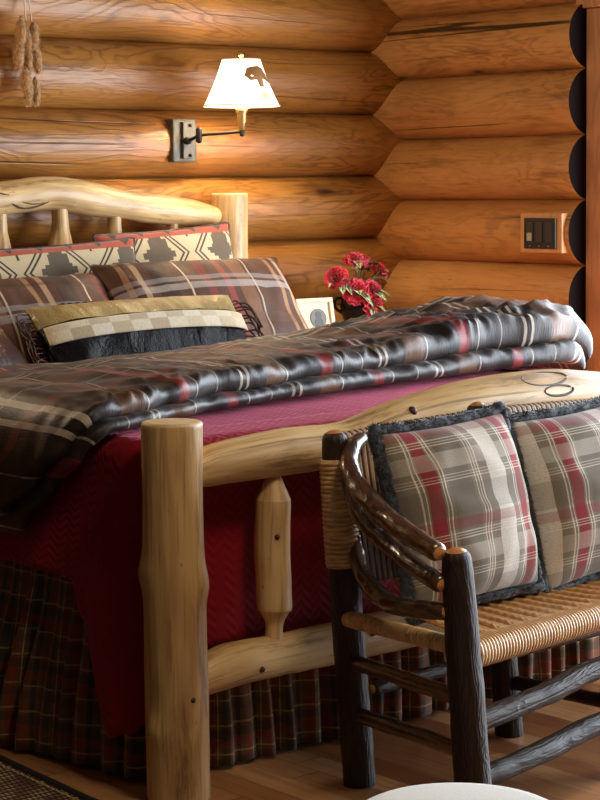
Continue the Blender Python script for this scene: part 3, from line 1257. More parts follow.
# leather lumbar pillow
LW, LH = .79, .285
Mx = pose((-1.95, -.935, .90), .60, -.02, .01)
lp = thing('leather_pillow', 'long leather bolster pillow with a cream hide checkerboard band', 'pillow', tuple(Mx @ V((0, -LH / 2, 0))))
g = G()
cushion(g, LW, LH, .17, n=44, pinch=.03, seed=21.0, wr=.007, mi=lambda u, v, f: 0 if v > .3 else 1)
g.xform(Mx)
g.build('cover', [M['lea_gold'], M['lea_black']], lp)


def cush_z(u, v, t, flat=.42):
    return t / 2 * (max(0, 1 - u * u) * max(0, 1 - v * v)) ** flat


g = G()
g.grid(lambda a, b: (LW / 2 * lerp(-.97, .97, a), LH / 2 * lerp(-.10, .34, b), cush_z(lerp(-.97, .97, a), lerp(-.10, .34, b), .17) + .0105), 60, 8,
       lambda a, b: (a * .78, b * .072))
g.xform(Mx)
o = g.build('hide_band', M['checker'], lp)
sd = o.modifiers.new('thick', 'SOLIDIFY'); sd.thickness = .006; sd.offset = -1
# fringe at both ends
for sgn in (-1, 1):
    g = G()
    for i in range(16):
        y = lerp(-.11, .12, i / 15)
        L = RND.uniform(.05, .11)
        dx = RND.uniform(.02, .05)
        P = [(sgn * LW / 2 * .97, y, 0), (sgn * (LW / 2 + dx), y - .01, RND.uniform(-.0, .03)), (sgn * (LW / 2 + dx + .006), y - L, RND.uniform(.0, .04))]
        g.tube(P, .0032, n=5, m=8, cap='round')
    g.xform(Mx)
    g.build('fringe', M['lea_brown'], lp)
g = G()
for i in range(5):
    x = -.28 + i * .028
    g.tube([(x + .015 * math.cos(a), .125 + .012 * math.sin(a), .018 + .01 * math.sin(a * 2)) for a in [k * PI / 4 for k in range(9)]], .0035, n=6, m=20, cap='round')
g.xform(Mx)
g.build('lace_knot', M['lea_brown'], lp)

pillow('brown_pillow', 'plain dark brown pillow lying beside the fringed end of the leather bolster', 'pillow', M['lea_brown'], .62, .36, .17, (-2.70, -.86, .905), 1.0, .05, .0, None, seed=31.0)

# ------------------------------------------------------------------ bench (hickory settee)
bench = thing('rustic_bench', 'dark hickory settee with woven rattan seat and bent branch arms', 'bench', (-2.1, -2.85, 0))
BM = [M['bark'], M['bark_end']]
BL0, BR0 = V((-2.632, -2.652, 0)), V((-1.55, -2.60, 0))
BLT, BRT = V((-2.664, -2.610, .812)), V((-1.52, -2.60, .80))
FL0, FR0 = V((-2.728, -3.120, 0)), V((-1.42, -2.965, 0))
FLT, FRT = V((-2.788, -3.120, .612)), V((-1.40, -2.97, .612))


def pole(name, P, R, mats=BM, n=20, m=30, cap='round', rough=.0022, rf=16, parent=bench, bumps=(), away=(.7, .7, 0)):
    g = G()
    g.tube(P, R, n=n, m=m, cap=cap, capmi=1, rough=rough, rf=rf, bumps=bumps, away=away)
    return g.build(name, mats, parent)


def mid(a, b, t, d=(0, 0, 0)):
    return a.lerp(b, t) + V(d)


pole('back_post', [BL0 + V((0, 0, .002)), mid(BL0, BLT, .35), mid(BL0, BLT, .7), BLT - V((0, 0, .01))], [.0385, .0375, .035, .030], cap='round')
pole('back_post', [BR0 + V((0, 0, .002)), mid(BR0, BRT, .5), BRT], [.0385, .036, .030])
pole('back_post', [V((-2.075, -2.605, .002)), V((-2.11, -2.608, .3)), V((-2.16, -2.612, .6)), V((-2.195, -2.612, .832))], [.036, .033, .03, .026])
pole('front_post', [FL0 + V((0, 0, .002)), mid(FL0, FLT, .35), mid(FL0, FLT, .7), FLT], [.0400, .0385, .0365, .032], bumps=[(.33, .6, .004, .05, .5)])
pole('front_post', [FR0 + V((0, 0, .002)), mid(FR0, FRT, .5), FRT], [.039, .037, .033])
FM0 = FL0.lerp(FR0, .5)
pole('front_post', [FM0 + V((0, 0, .002)), FM0 + V((0, 0, .2)), FM0 + V((0, 0, .37))], [.036, .034, .03], cap='flat')
# flat feet for round capped posts
# arms (left end): three bent branches
AM = [M['bark_mottle'], M['bark_end']]
arms = [
    ([(-2.60, -2.628, .800), (-2.656, -2.66, .783), (-2.708, -2.71, .752), (-2.746, -2.79, .711), (-2.772, -2.89, .675), (-2.804, -3.0, .650), (-2.820, -3.095, .630)],
     [.017, .020, .0215, .023, .0225, .022, .0215]),
    ([(-2.645, -2.635, .765), (-2.662, -2.66, .720), (-2.690, -2.71, .667), (-2.723, -2.79, .631), (-2.751, -2.89, .601), (-2.790, -3.0, .582), (-2.812, -3.095, .563)],
     [.016, .019, .021, .022, .0215, .021, .020]),
    ([(-2.635, -2.645, .575), (-2.645, -2.66, .552), (-2.683, -2.72, .514), (-2.718, -2.80, .486), (-2.759, -2.90, .479), (-2.782, -3.0, .489), (-2.800, -3.095, .502)],
     [.016, .018, .020, .021, .0205, .020, .019]),
]
for P, R_ in arms:
    pole('arm', P, R_, AM, n=18, m=60, rough=.003, rf=22, bumps=[(.30, 2.5, .005, .02, .5)])
    Q = []
    for p in P:
        t = (p[1] + 2.65) / -.47
        Q.append((lerp(-1.53, -1.37, 0) + (-2.62 - p[0]) * .9, p[1] + .012 + t * .12, p[2]))
    pole('arm', Q, R_, AM, n=18, m=60, rough=.003, rf=22)


def on(a, b, z):
    t = z / b.z
    return a.lerp(b, t)


# side rungs
for (zb, zf) in ((.289, .312), (.166, .197)):
    pole('side_rung', [on(BL0, BLT, zb), on(FL0, FLT, zf)], [.0185, .0185], AM, n=16, m=24, rough=.0025)
    pole('side_rung', [on(BR0, BRT, zb), on(FR0, FRT, zf)], [.0185, .0185], AM, n=16, m=24, rough=.0025)
pole('side_rung', [V((-2.085, -2.60, .138)), FM0 + V((0, 0, .15))], [.018, .018], BM, n=16, m=24)
# seat rails (left one bound in rattan)
g = G()
g.tube([on(BL0, BLT, .392) + V((-.012, 0, 0)), on(FL0, FLT, .425)], [.019, .019], n=16, m=120, cap='round', ridge=lambda l, a: .0012 * math.sin(l * 2 * PI / .012))
g.build('seat_rail', M['rattan_wrap'], bench)
pole('seat_rail', [on(BR0, BRT, .395), on(FR0, FRT, .42)], [.019, .019])
# front stretchers
pole('stretcher', [on(FL0, FLT, .258), V((-2.50, -3.092, .268)), V((-2.262, -3.06, .287)), FM0.lerp(FR0, .4) + V((0, 0, .285)), on(FR0, FRT, .28)], [.023, .025, .024, .023, .021], BM, n=18, m=50, rough=.003)
pole('stretcher', [on(FL0, FLT, .135), V((-2.50, -3.092, .142)), V((-2.262, -3.06, .157)), FM0.lerp(FR0, .4) + V((0, 0, .15)), on(FR0, FRT, .15)], [.022, .025, .0245, .023, .021], BM, n=18, m=50, rough=.003)
pole('stretcher', [V((-2.59, -2.66, .22)), V((-2.1, -2.62, .215)), V((-1.56, -2.61, .22))], [.017, .018, .017], BM, n=16, m=30)
# woven seat
SBL, SBR = V((-2.59, -2.672, .395)), V((-1.56, -2.61, .395))
SFL, SFR = V((-2.725, -3.112, .402)), V((-1.43, -2.965, .402))
LS = (SFR - SFL).length
DS = .45
NU, NV = 1000, 110


def seat_pt(u, v):
    a, b = SBL.lerp(SBR, u), SFL.lerp(SFR, u)
    fw = (b - a).normalized()
    up = V((0, 0, 1))
    r = .027
    arc = PI * r
    tot = DS + arc
    q = v * tot
    uu = u * LS
    sag = -.012 * math.sin(PI * u) * math.sin(PI * min(q / DS, 1))
    strand = .0036 * abs(math.sin(PI * uu / .0105)) ** .7
    if q < DS:
        p = a.lerp(b, q / DS) + up * (r + sag)
        nrm = up
        c = (uu / .052) % 1.0
        if c < .45:
            hh = .0065 * math.sin(PI * c / .45) ** .6 + .0016 * abs(math.sin(PI * (q / .03 + c * 2.2)))
        else:
            hh = .0003 + .0008 * abs(math.sin(PI * (q / .03 - c * 1.3))) + .0012 * abs(math.sin(PI * uu / .0143))
        k = sstep(DS - .05, DS - .02, q + .012 * math.sin(uu * 2 * PI / .052))
        hh = lerp(hh, strand, k)
    else:
        th = (q - DS) / r
        nrm = up * math.cos(th) + fw * math.sin(th)
        p = b + nrm * r
        hh = strand
    return p + nrm * hh


g = G()
g.grid(seat_pt, NU, NV, lambda u, v: (u * LS, v * (DS + .0848)), flip=True)
o = g.build('woven_seat', M['seat'], bench)
sd = o.modifiers.new('thick', 'SOLIDIFY'); sd.thickness = .006; sd.offset = -1
# back: woven panel, its binding goes over the top rail and round the left post
g = G()
TL, TR = V((-2.63, -2.60, .805)), V((-1.53, -2.595, .80))
LBK = (TR - TL).length


def back_pt(u, v):
    top = TL.lerp(TR, u) + V((0, 0, .018 * math.sin(PI * u) - .006))
    bot = V((lerp(-2.615, -1.545, u), lerp(-2.645, -2.60, u), .47))
    r = .016
    arc = PI * r
    D = .33
    tot = 2 * D + arc
    q = v * tot
    uu = u * LBK
    st = .0022 * abs(math.sin(PI * uu / .009))
    up = (top - bot).normalized()
    fr = V((0, -1, 0))
    if q < D:
        p = lerp_v(bot, top, q / D) + fr * (r + st)
    elif q < D + arc:
        th = (q - D) / r
        n_ = fr * math.cos(th) + up * math.sin(th)
        p = top + n_ * (r + st)
    else:
        p = lerp_v(top, bot, (q - D - arc) / D) - fr * (r * .6 + st)
    return p


def lerp_v(a, b, t):
    return a + (b - a) * t


g.grid(back_pt, 800, 60, lambda u, v: (u * LBK, v * .7))
g.build('woven_back', M['rattan_back'], bench)
# rattan binding round the left back post
g = G()
a, b = on(BL0, BLT, .515), on(BL0, BLT, .755)
g.tube([a, a.lerp(b, .5), b], [.0405, .0395, .038], n=24, m=220, cap='flat', ridge=lambda l, t: .0042 * abs(math.sin(PI * l / .0105)) ** .7 - .002, away=(.7, .7, 0))
g.build('rattan_binding', M['rattan_wrap'], bench)


# bench pillows with fur edging
def fur_edge(root, Mx, w, h, pinch, r=.017, seed=0):
    g = G()
    P = rim(w, h, pinch, 80)
    P = [(x, y, 0) for x, y in P] + [(P[0][0], P[0][1], 0)]
    g.tube(P, r * .8, n=12, m=320, cap='round', away=(0, 0, 1), rough=.005, rf=26)
    rr = random.Random(seed)
    C = catmull(P, 400)
    for k in range(11000):
        i = rr.random() * 399
        j = int(i)
        p = V(C[j]).lerp(V(C[j + 1]), i - j)
        tg = (V(C[j + 1]) - V(C[j])).normalized()
        a = rr.uniform(0, 2 * PI)
        nn = V((0, 0, 1)).cross(tg)
        d = (nn * math.cos(a) + V((0, 0, 1)) * math.sin(a) + tg * rr.uniform(-.7, .7)).normalized()
        q = p + d * r * .7
        L = rr.uniform(.005, .013)
        sd_ = tg.cross(d) * .0007 + tg * .0006
        b = len(g.v)
        g.v += [q - sd_, q + sd_, q + d * L + tg * rr.uniform(-.004, .004) - V((0, .002, 0))]
        g.face((b, b + 1, b + 2), ((0, 0), (1, 0), (.5, 1)))
    g.xform(Mx)
    return g.build('fur_edging', M['fur'], root)


for i, (lab, loc, lean, yaw, roll, w, h, us) in enumerate((
        ('left grey and red plaid cushion with dark fur edging, beside the bench arm', (-2.455, -2.80, .637), .25, .03, .035, .42, .415, (.19, .07)),
        ('right grey and red plaid cushion with dark fur edging, cut by the photo edge', (-1.99, -2.765, .622), .25, .08, .03, .44, .415, (.17, .08)))):
    root, Mx = pillow('plaid_cushion', lab, 'cushion', M['bench_plaid'], w, h, .20, loc, lean, yaw, roll, 'plaid cushions on the bench', pinch=.05, seed=40 + i * 7.0, wr=.011, uvshift=us)
    fur_edge(root, Mx, w + .012, h + .012, .05, .019, 5 + i)

# ------------------------------------------------------------------ wall sconce
PC = V((-1.142, -.055, 1.549))
sc_ = thing('wall_sconce', 'lit swing arm wall lamp with flared white shade and iron backplate', 'wall lamp', (-1.118, -.1, 1.47))
g = G()
g.box((PC.x - .055, -.108, 1.470), (PC.x + .055, -.05, 1.630), .006)
bp = g.build('backplate', M['iron'], sc_)
g = G()
g.box((PC.x - .018, -.122, 1.482), (PC.x + .022, -.106, 1.618), .003)
g.build('raised_panel', M['iron'], bp)
for zz in (1.495, 1.605):
    g = G()
    g.tube([(PC.x + .012, -.120, zz), (PC.x + .012, -.128, zz)], .006, n=12, m=2, cap='round', away=(0, 0, 1))
    g.build('screw', M['iron_dark'], bp)
J = V((-1.160, -.215, 1.566))
E_ = V((-1.051, -.33, 1.578))
g = G()
g.tube([(PC.x - .005, -.10, 1.548), (PC.x - .005, -.135, 1.548)], .014, n=14, m=3, cap='round', away=(0, 0, 1))
g.tube([V((PC.x - .005, -.13, 1.548)), V((-1.15, -.17, 1.556)), J], .0065, n=10, m=12, cap='round')
g.tube([J - V((0, 0, .02)), J + V((0, 0, .02))], .012, n=14, m=3, cap='round')
g.tube([J, E_], .006, n=10, m=6, cap='round', away=(0, 0, 1))
g.tube([E_ - V((0, 0, .012)), E_ + V((0, 0, .015))], .009, n=14, m=3, cap='round')
g.build('swing_arm', M['iron_dark'], sc_)
g = G()
g.lathe([(.0, .005), (.011, .006), (.013, .03), (.017, .034), (.017, .066), (.021, .07), (.024, .085), (.018, .09), (.0, .09)], E_, 20)
g.build('socket', M['brass'], sc_)
SB, ST = 1.668, 1.840
g = G()
rb, rt = .139, .069
prof = []
for i in range(9):
    t = i / 8
    prof.append((lerp(rb, rt, t) - .004 * math.sin(PI * t), SB + (ST - SB) * t))
g.lathe([(r, z) for r, z in prof] + [(r - .003, z) for r, z in reversed(prof)] + [prof[0]], (E_.x, E_.y, 0), 48)
sh = g.build('lamp_shade', M['shade'], sc_)
g = G()
for (r, z) in ((rb + .001, SB + .003), (rt + .001, ST - .002)):
    g = G()
    g.tube([(E_.x + r * math.cos(a), E_.y + r * math.sin(a), z) for a in [2 * PI * k / 32 for k in range(33)]], .0022, n=6, m=96, cap=None)
    g.build('rim_lacing', M['shade_trim'], sh)


def on_shade(az, z, lift=.002):
    t = (z - SB) / (ST - SB)
    r = lerp(rb, rt, t) - .004 * math.sin(PI * t) + lift
    return V((E_.x + r * math.cos(az), E_.y + r * math.sin(az), z))


# animal shaped bark appliqué on the shade: a plain standing animal outline with thickness
AZ = camaz + .72


def patch(name, outline, mat):
    g = G()
    cx_ = sum(p[0] for p in outline) / len(outline)
    cz_ = sum(p[1] for p in outline) / len(outline)
    b = len(g.v)
    for lift in (.0015, .0045):
        for (a, z) in outline:
            g.v.append(on_shade(AZ + a, z, lift))
        g.v.append(on_shade(AZ + cx_, cz_, lift))
    n_ = len(outline)
    for k in range(n_):
        k2 = (k + 1) % n_
        g.face((b + n_ + 1 + k, b + n_ + 1 + k2, b + 2 * n_ + 1), ((0, 0),) * 3)
        g.face((b + k, b + k2, b + n_ + 1 + k2, b + n_ + 1 + k), ((0, 0),) * 4)
    return g.build(name, mat, sh)


patch('animal_motif', [(a_ * 1.35, z_) for a_, z_ in ((-.42, 1.776), (-.34, 1.804), (-.1, 1.810), (.1, 1.812), (.24, 1.804), (.36, 1.785), (.44, 1.750), (.36, 1.760), (.26, 1.772), (.14, 1.764), (.1, 1.735), (-.02, 1.735), (-.06, 1.762), (-.26, 1.758))], M['shade_motif'])
patch('pine_motif', [(-.06, 1.698), (.06, 1.715), (.2, 1.712), (.28, 1.70), (.2, 1.69), (.05, 1.689)], M['shade_pine'])
g = G()
g.lathe([(.0, ST - .012), (.006, ST - .01), (.005, ST + .006), (.011, ST + .012), (.009, ST + .02), (.0, ST + .024)], (E_.x, E_.y, 0), 16)
g.tube([(E_.x - rt, E_.y, ST - .008), (E_.x + rt, E_.y, ST - .008)], .0018, n=6, m=2)
g.tube([(E_.x, E_.y - rt, ST - .008), (E_.x, E_.y + rt, ST - .008)], .0018, n=6, m=2)
g.tube([(E_.x, E_.y, 1.66), (E_.x, E_.y, ST - .008)], .002, n=6, m=2)
g.build('finial', M['brass'], sc_)

# ------------------------------------------------------------------ hanging tufts
hx, hy = -1.845, -.125
tuf = thing('hanging_tufts', 'string of fluffy tan tufts hanging from a pale cord on the log wall', 'wall hanging', (hx, hy, 1.64))
g = G()
g.tube([(hx - .01, -.08, 2.16), (hx - .008, hy, 2.14), (hx, hy, 2.0), (hx + .005, hy, 1.9), (hx, hy, 1.75)], .0035, n=8, m=30, cap='round')
g.tube([(hx + .006, hy - .004, 2.1), (hx + .014, hy - .01, 2.0), (hx + .02, hy - .012, 1.94)], .0025, n=6, m=12, cap='round')
g.build('cord', M['cord'], tuf)
rr = random.Random(4)
for (dx, zt, L, wd) in ((-.028, 1.965, .10, .018), (.022, 1.945, .085, .018), (-.01, 1.93, .08, .016), (-.036, 1.885, .095, .018), (.03, 1.88, .10, .016), (.006, 1.87, .085, .013), (-.018, 1.79, .08, .017), (.03, 1.76, .085, .013), (.0, 1.75, .055, .012), (-.012, 1.71, .035, .01)):
    g = G()
    c = V((hx + dx, hy - .012 + rr.uniform(-.012, .004), zt))
    tip = c + V((rr.uniform(-.012, .012), -.004, -L))
    g.tube([c, c.lerp(tip, .35), c.lerp(tip, .75), tip], [wd * .4, wd * 1.0, wd * 1.05, wd * .4], n=10, m=14, cap='round', rough=.003, rf=60, mi=1, capmi=1)
    for k in range(900):
        t = rr.random()
        p = c.lerp(tip, t)
        a = rr.uniform(0, 2 * PI)
        rad_ = wd * (.5 + .8 * math.sin(PI * min(t * .9 + .1, 1)))
        d = V((math.cos(a), math.sin(a), 0))
        q = p + d * rad_ * .6
        e = q + d * wd * rr.uniform(.3, 1.2) + V((0, 0, -rr.uniform(.008, .024)))
        s_ = V((-d.y, d.x, 0)) * .0008
        b = len(g.v)
        g.v += [q - s_, q + s_, e]
        g.face((b, b + 1, b + 2), ((0, 0), (1, 0), (.5, 1)))
    g.build('tuft', [M['tuft'], M['tuft_dark']], tuf)

# ------------------------------------------------------------------ light switch
lsw = thing('light_switch', 'black three gang switch plate set in the right log wall', 'light switch', (-.09, -.95, 1.136))
g = G()
g.box((-.1035, -1.04, 1.118), (-.05, -.83, 1.268), .008)
g.build('mounting_block', M['notch'], lsw)
g = G()
g.box((-.112, -1.015, 1.134), (-.1, -.857, 1.250), .004)
pl = g.build('switch_plate', M['switch'], lsw)
for i in range(3):
    yc = -.890 - i * .046
    g = G()
    g.box((-.1155, yc - .016, 1.158), (-.11, yc + .016, 1.232), .002)
    rk = g.build('rocker', M['switch_rocker'], pl)
    if i == 0:
        g = G()
        g.box((-.1195, yc - .012, 1.164), (-.114, yc + .012, 1.194), .002)
        o = g.build('toggle', M['switch_light'], rk)  # paler toggle on the first rocker only
        o['label'] = 'pale toggle'
    g = G()
    g.tube([(-.111, yc, 1.144), (-.1145, yc, 1.144)], .003, n=8, m=2, cap='round', away=(0, 0, 1))
    g.build('screw', M['screw'], pl)

# ------------------------------------------------------------------ nightstand and what stands on it
ns_ = thing('nightstand', 'pale wooden nightstand mostly hidden behind the duvet in the corner', 'nightstand', (-.56, -.36, 0))
g = G()
g.box((-.885, -.62, .80), (-.22, -.13, .835), .006)
g.build('top', M['nightstand'], ns_)
g = G()
g.box((-.86, -.595, .14), (-.245, -.15, .80), .004)
bd = g.build('body', M['nightstand'], ns_)
for z0, z1 in ((.17, .46), (.48, .77)):
    g = G()
    g.box((-.83, -.61, z0), (-.275, -.594, z1), .004)
    dr = g.build('drawer', M['nightstand'], ns_)
    g = G()
    g.tube([(-.55, -.605, (z0 + z1) / 2), (-.55, -.63, (z0 + z1) / 2)], [.008, .016], n=14, m=3, cap='round', away=(0, 0, 1))
    g.build('knob', M['iron_dark'], dr)
for x in (-.83, -.275):
    for y in (-.565, -.18):
        g = G()
        g.tube([(x, y, .005), (x, y, .15)], [.022, .026], n=14, m=3)
        g.build('leg', M['nightstand'], ns_)
ZN = .835
# picture frame: stands at X ~ -.86, Y -.5
pf = thing('picture_frame', 'cream picture frame with a small dark round portrait beside the flower vase', 'picture frame', (-.80, -.50, ZN))
Mx = Matrix.Translation(V((-.83, -.47, ZN + .064))) @ Matrix.Rotation(-.12, 4, 'Z') @ Matrix.Rotation(PI / 2 - .2, 4, 'X')
fw_, fh_ = .165, .128
g = G()
t_ = .017
for (a, b) in (((-fw_ / 2, -fh_ / 2, 0), (fw_ / 2, -fh_ / 2 + t_, .014)), ((-fw_ / 2, fh_ / 2 - t_, 0), (fw_ / 2, fh_ / 2, .014)),
               ((-fw_ / 2, -fh_ / 2 + t_, 0), (-fw_ / 2 + t_, fh_ / 2 - t_, .014)), ((fw_ / 2 - t_, -fh_ / 2 + t_, 0), (fw_ / 2, fh_ / 2 - t_, .014))):
    g.box(a, b, .003)
g.xform(Mx)
g.build('moulding', M['frame'], pf)
g = G()
g.box((-fw_ / 2 + .01, -fh_ / 2 + .01, .001), (fw_ / 2 - .01, fh_ / 2 - .01, .006))
g.xform(Mx)
mb = g.build('mat_board', M['mat_board'], pf)
g = G()
g.tube([(.012, -.012, .005), (.012, -.012, .008)], .036, n=32, m=1, away=(1, 0, 0), bev=.02)
g.xform(Mx)
ph = g.build('portrait', M['photo'], mb)
g = G()
g.tube([(.012, .0, .008), (.012, .0, .0092)], .014, n=20, m=1, away=(1, 0, 0), bev=.02)
g.tube([(.012, -.028, .008), (.012, -.028, .0092)], .019, n=20, m=1, away=(1, 0, 0), bev=.02)
g.xform(Mx)
g.build('sitter', M['photo_dark'], ph)
g = G()
g.box((-.02, -fh_ / 2 + .005, -.05), (.02, -fh_ / 2 + .012, 0))
g.xform(Mx)
g.build('easel_back', M['frame'], pf)

VX, VY = -.545, -.40
va = thing('flower_vase', 'glossy black vase holding red carnations on the nightstand', 'vase', (VX, VY, ZN))
g = G()
g.lathe([(.0, 0), (.05, 0), (.055, .006), (.052, .02), (.064, .05), (.07, .08), (.066, .105), (.055, .12), (.058, .13), (.062, .135), (.055, .135), (.05, .12), (.0, .1)], (VX, VY, ZN), 36)
g.build('body', M['vase'], va)
for sgn in (-1, 1):
    g = G()
    d = V((.8, -.6, 0)) * sgn
    c = V((VX, VY, ZN))
    g.tube([c + d * .058 + V((0, 0, .115)), c + d * .085 + V((0, 0, .11)), c + d * .088 + V((0, 0, .08)), c + d * .066 + V((0, 0, .06))], .006, n=8, m=20, cap='round')
    g.build('handle', M['vase'], va)


def bloom(g, c, d, r, seed):
    rr = random.Random(seed)
    d = V(d).normalized()
    a1 = d.orthogonal().normalized()
    a2 = d.cross(a1)
    for layer in range(6):
        tilt = lerp(1.35, .15, layer / 5)
        R_ = r * lerp(1.0, .5, layer / 5)
        npet = 9 - layer // 2
        for k in range(npet):
            az = 2 * PI * (k + .5 * layer + rr.uniform(-.2, .2)) / npet
            rad = a1 * math.cos(az) + a2 * math.sin(az)
            tan = d.cross(rad)
            out = rad * math.sin(tilt) + d * math.cos(tilt)
            nor = d * math.sin(tilt) - rad * math.cos(tilt)
            ph_ = rr.uniform(0, 6)

            def fn(u, v, out=out, tan=tan, nor=nor, ph_=ph_, R_=R_):
                w = (u - .5) * 2
                L = R_ * v * (1 - .18 * w * w + .06 * math.sin(9 * w + ph_))
                wid = R_ * .5 * (.25 + .9 * v)
                return c + out * L + tan * wid * w + nor * (R_ * .16 * math.sin(7 * w + ph_) * v * v - R_ * .25 * v * v * (1 if tilt > 1 else -.3))
            g.grid(fn, 8, 4)


flowers = [  # target point offsets: (x, y, z, size, label)
    (-.553, -.40, 1.105, .043, 'red carnation standing highest in the black vase'),
    (-.495, -.385, 1.100, .034, 'small red carnation just right of the highest bloom'),
    (-.672, -.41, 1.040, .043, 'red carnation at the far left of the black vase'),
    (-.412, -.39, 1.055, .039, 'red carnation at the far right of the black vase'),
    (-.600, -.455, .982, .047, 'red carnation low on the left front of the black vase'),
    (-.520, -.47, .985, .038, 'red carnation in the middle of the bouquet over the vase rim'),
    (-.530, -.485, .925, .044, 'red carnation hanging lowest over the front of the black vase'),
]
neck = V((VX, VY, ZN + .13))
for i, (x, y, z, r, lab) in enumerate(flowers):
    c = V((x, y, z))
    out = V((x - VX, y - VY - .055, (z - ZN - .10) * .9))
    f = thing('carnation', lab, 'flower', tuple(neck), 'red carnations in the black vase')
    g = G()
    bloom(g, c - out.normalized() * r * .4, out, r * 1.12, 60 + i)
    g.build('bloom', M['petal'], f)
    g = G()
    rt_ = neck + V(((x - VX) * .18, (y - VY) * .18, -.06))
    g.tube([rt_, neck + V(((x - VX) * .35, (y - VY) * .3, .03)), c - out.normalized() * r * .4], .003, n=6, m=12, cap='round')
    g.build('stem', M['stem'], f)
    g = G()
    rr = random.Random(80 + i)
    for k in range(4):
        b = neck.lerp(c, rr.uniform(.55, .85))
        dd = (out.normalized() + V((rr.uniform(-.8, .8), rr.uniform(-.8, .3), rr.uniform(-1.0, .1)))).normalized()
        sd_ = dd.cross(V((0, 0, 1))).normalized()
        L, W = rr.uniform(.055, .085), rr.uniform(.014, .022)

        def lf(u, v, b=b, dd=dd, sd_=sd_, L=L, W=W):
            w = (u - .5) * 2
            return b + dd * L * v + sd_ * W * w * math.sin(PI * (v * .92 + .04)) + V((0, 0, -.03 * v * v + .006 * abs(w)))
        g.grid(lf, 4, 8)
    g.build('leaf', M['leaf'] if i not in (1,) else M['leaf_dark'], f)

bx = thing('small_box', 'small cream box on the nightstand just right of the vase', 'box', (-.39, -.44, ZN))
g = G()
g.box((-.45, -.49, ZN), (-.325, -.37, ZN + .022), .003)
g.build('base', M['cream_box'], bx)
g = G()
g.box((-.453, -.493, ZN + .022), (-.322, -.367, ZN + .036), .004)
g.build('lid', M['cream_box'], bx)

# ------------------------------------------------------------------ rug
rg = thing('rug', 'dark patterned woven rug with stitched edge at the lower left corner', 'rug', (-3.9, -2.2, 0))
RA, RB = V((-3.108, -1.6, 0)), V((-3.23, -3.4, 0))
g = G()
b = len(g.v)
for z in (0.001, .010):
    for p in ((-4.6, -1.55), (RA.x - .03, -1.55), (RB.x - .03, -3.4), (-4.7, -3.4)):
        g.v.append(V((p[0], p[1], z)))
for q in ((3, 2, 1, 0), (4, 5, 6, 7), (0, 1, 5, 4), (1, 2, 6, 5), (2, 3, 7, 6), (3, 0, 4, 7)):
    g.face([b + k for k in q], [(0, 0)] * 4, 0, False)
g.build('pile', M['rug'], rg)
g = G()
g.tube([(RA.x - .02, -1.55, .008), (RB.x - .02, -3.4, .008)], .011, n=10, m=40, cap='round', rough=.001)
eb = g.build('binding', M['rug_edge'], rg)
g = G()
for i in range(80):
    p = V((RA.x - .045, -1.55, .011)).lerp(V((RB.x - .045, -3.4, .011)), i / 80)
    g.tube([p, p + V((-.0008, -.012, 0))], .003, n=6, m=2, cap='round', away=(0, 0, 1))
g.build('stitching', M['rug_stitch'], eb)

# ------------------------------------------------------------------ white ottoman in the foreground
ot = thing('ottoman', 'white rounded upholstered ottoman in the foreground at the bottom edge', 'ottoman', (-3.56, -3.86, 0))
OX, OY = -3.53, -3.853
g = G()
g.lathe([(.0, .06), (.155, .06), (.163, .07), (.165, .2), (.165, .335), (.16, .34), (.0, .34)], (OX, OY, 0), 48)
g.build('body', M['white'], ot)
g = G()
pr_ = [(.0, .33)] + [(.132 + .052 * math.cos(a), .379 + .042 * math.sin(a)) for a in [(-PI / 2) + PI * k / 14 for k in range(15)]] + [(.07, .4245), (.0, .426)]
g.lathe(pr_, (OX, OY, 0), 48)
g.build('cushion_top', M['white'], ot)
for k in range(4):
    a = PI / 4 + k * PI / 2
    g = G()
    g.tube([(OX + .11 * math.cos(a), OY + .11 * math.sin(a), .003), (OX + .11 * math.cos(a), OY + .11 * math.sin(a), .065)], [.014, .02], n=12, m=3)
    g.build('leg', M['bark'], ot)

# ------------------------------------------------------------------ lights
def light(name, typ, loc, energy, color, **k):
    l = bpy.data.lights.new(name, typ)
    l.energy = energy
    l.color = color
    for a, b in k.items():
        setattr(l, a, b)
    o = bpy.data.objects.new(name, l)
    COL.objects.link(o)
    o.location = loc
    return o


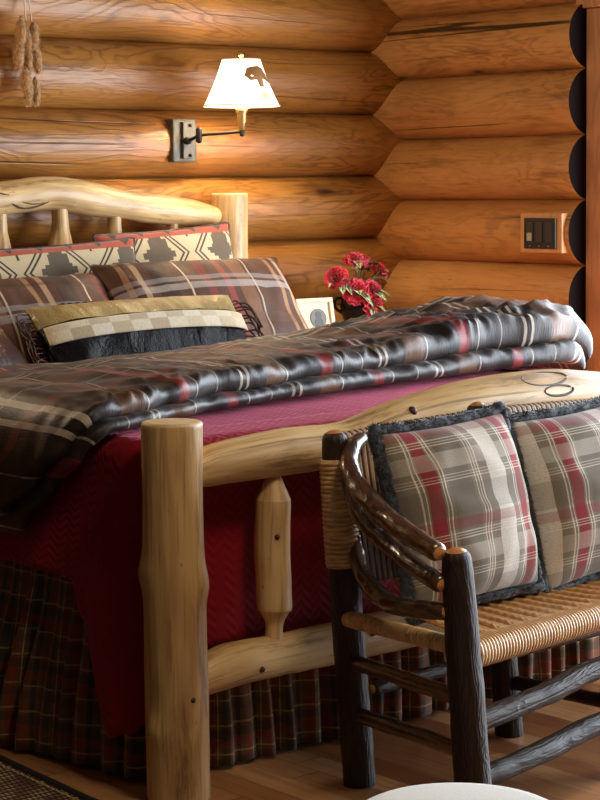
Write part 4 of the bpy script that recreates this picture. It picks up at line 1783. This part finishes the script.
WARM = (1, .70, .40)
light('sconce_bulb', 'POINT', (E_.x, E_.y, 1.745), 15, (1, .76, .49), shadow_soft_size=.035)
light('other_sconce_bulb', 'POINT', (-3.0, -.40, 1.75), 26, (1, .80, .56), shadow_soft_size=.06)
o = light('window_daylight', 'AREA', (.28, -3.0, 1.05), 360, (.80, .90, 1.0), shape='RECTANGLE', size=3.4, size_y=1.95)
o.rotation_euler = V((-1, 0, -.12)).to_track_quat('-Z', 'Y').to_euler()
o = light('ceiling_lamp', 'AREA', (-3.1, -4.0, 2.5), 21, (1, .82, .60), shape='DISK', size=.5)
o.rotation_euler = V((.1, .55, -1)).to_track_quat('-Z', 'Y').to_euler()
o = light('right_wall_fill_spot', 'SPOT', (-2.9, -1.3, 2.5), 70, (1, .82, .60), shadow_soft_size=.06, spot_size=math.radians(62), spot_blend=.6)  # unseen fill spot without a fixture, added to brighten the right log wall
o.rotation_euler = V((2.9, .55, -1.25)).to_track_quat('-Z', 'Y').to_euler()

w = bpy.data.worlds.new('room_ambient')
SC.world = w
w.use_nodes = True
w.node_tree.nodes['Background'].inputs[0].default_value = (1, .82, .66, 1)
w.node_tree.nodes['Background'].inputs[1].default_value = .05

# ------------------------------------------------------------------ camera
FPX, YAW, PITCH, ROLL = 1974.55, math.radians(41.0485), math.radians(5.1523), math.radians(-.5534)
HOR = 183.39
cam = bpy.data.cameras.new('camera')
co = bpy.data.objects.new('camera', cam)
COL.objects.link(co)
cam.sensor_fit = 'AUTO'
cam.sensor_width = 36
cam.lens = FPX * 36 / 800
ppy = HOR + FPX * math.tan(PITCH)
cam.shift_y = (ppy - 400) / 800
F = V((math.sin(YAW), math.cos(YAW), 0)); Rr = V((math.cos(YAW), -math.sin(YAW), 0)); U = V((0, 0, 1))
F2 = F * math.cos(PITCH) - U * math.sin(PITCH)
U2 = U * math.cos(PITCH) + F * math.sin(PITCH)
c_, s_ = math.cos(ROLL), math.sin(ROLL)
# picture: x' = u c - v s, y' = u s + v c  (v down)  -> camera axes
CX = Rr * c_ + U2 * s_
CY = -Rr * s_ + U2 * c_
mw = Matrix((CX, CY, -F2)).transposed().to_4x4()
mw.translation = V((-5.6641, -5.9382, 1.3872))
co.matrix_world = mw
cam.clip_start = .1
SC.camera = co

SC.view_settings.view_transform = 'Standard'
SC.view_settings.look = 'None'
SC.view_settings.gamma = 1
SC.view_settings.exposure = -0.08
for o in list(bpy.data.objects):
    if '_o' in o:
        del o['_o']
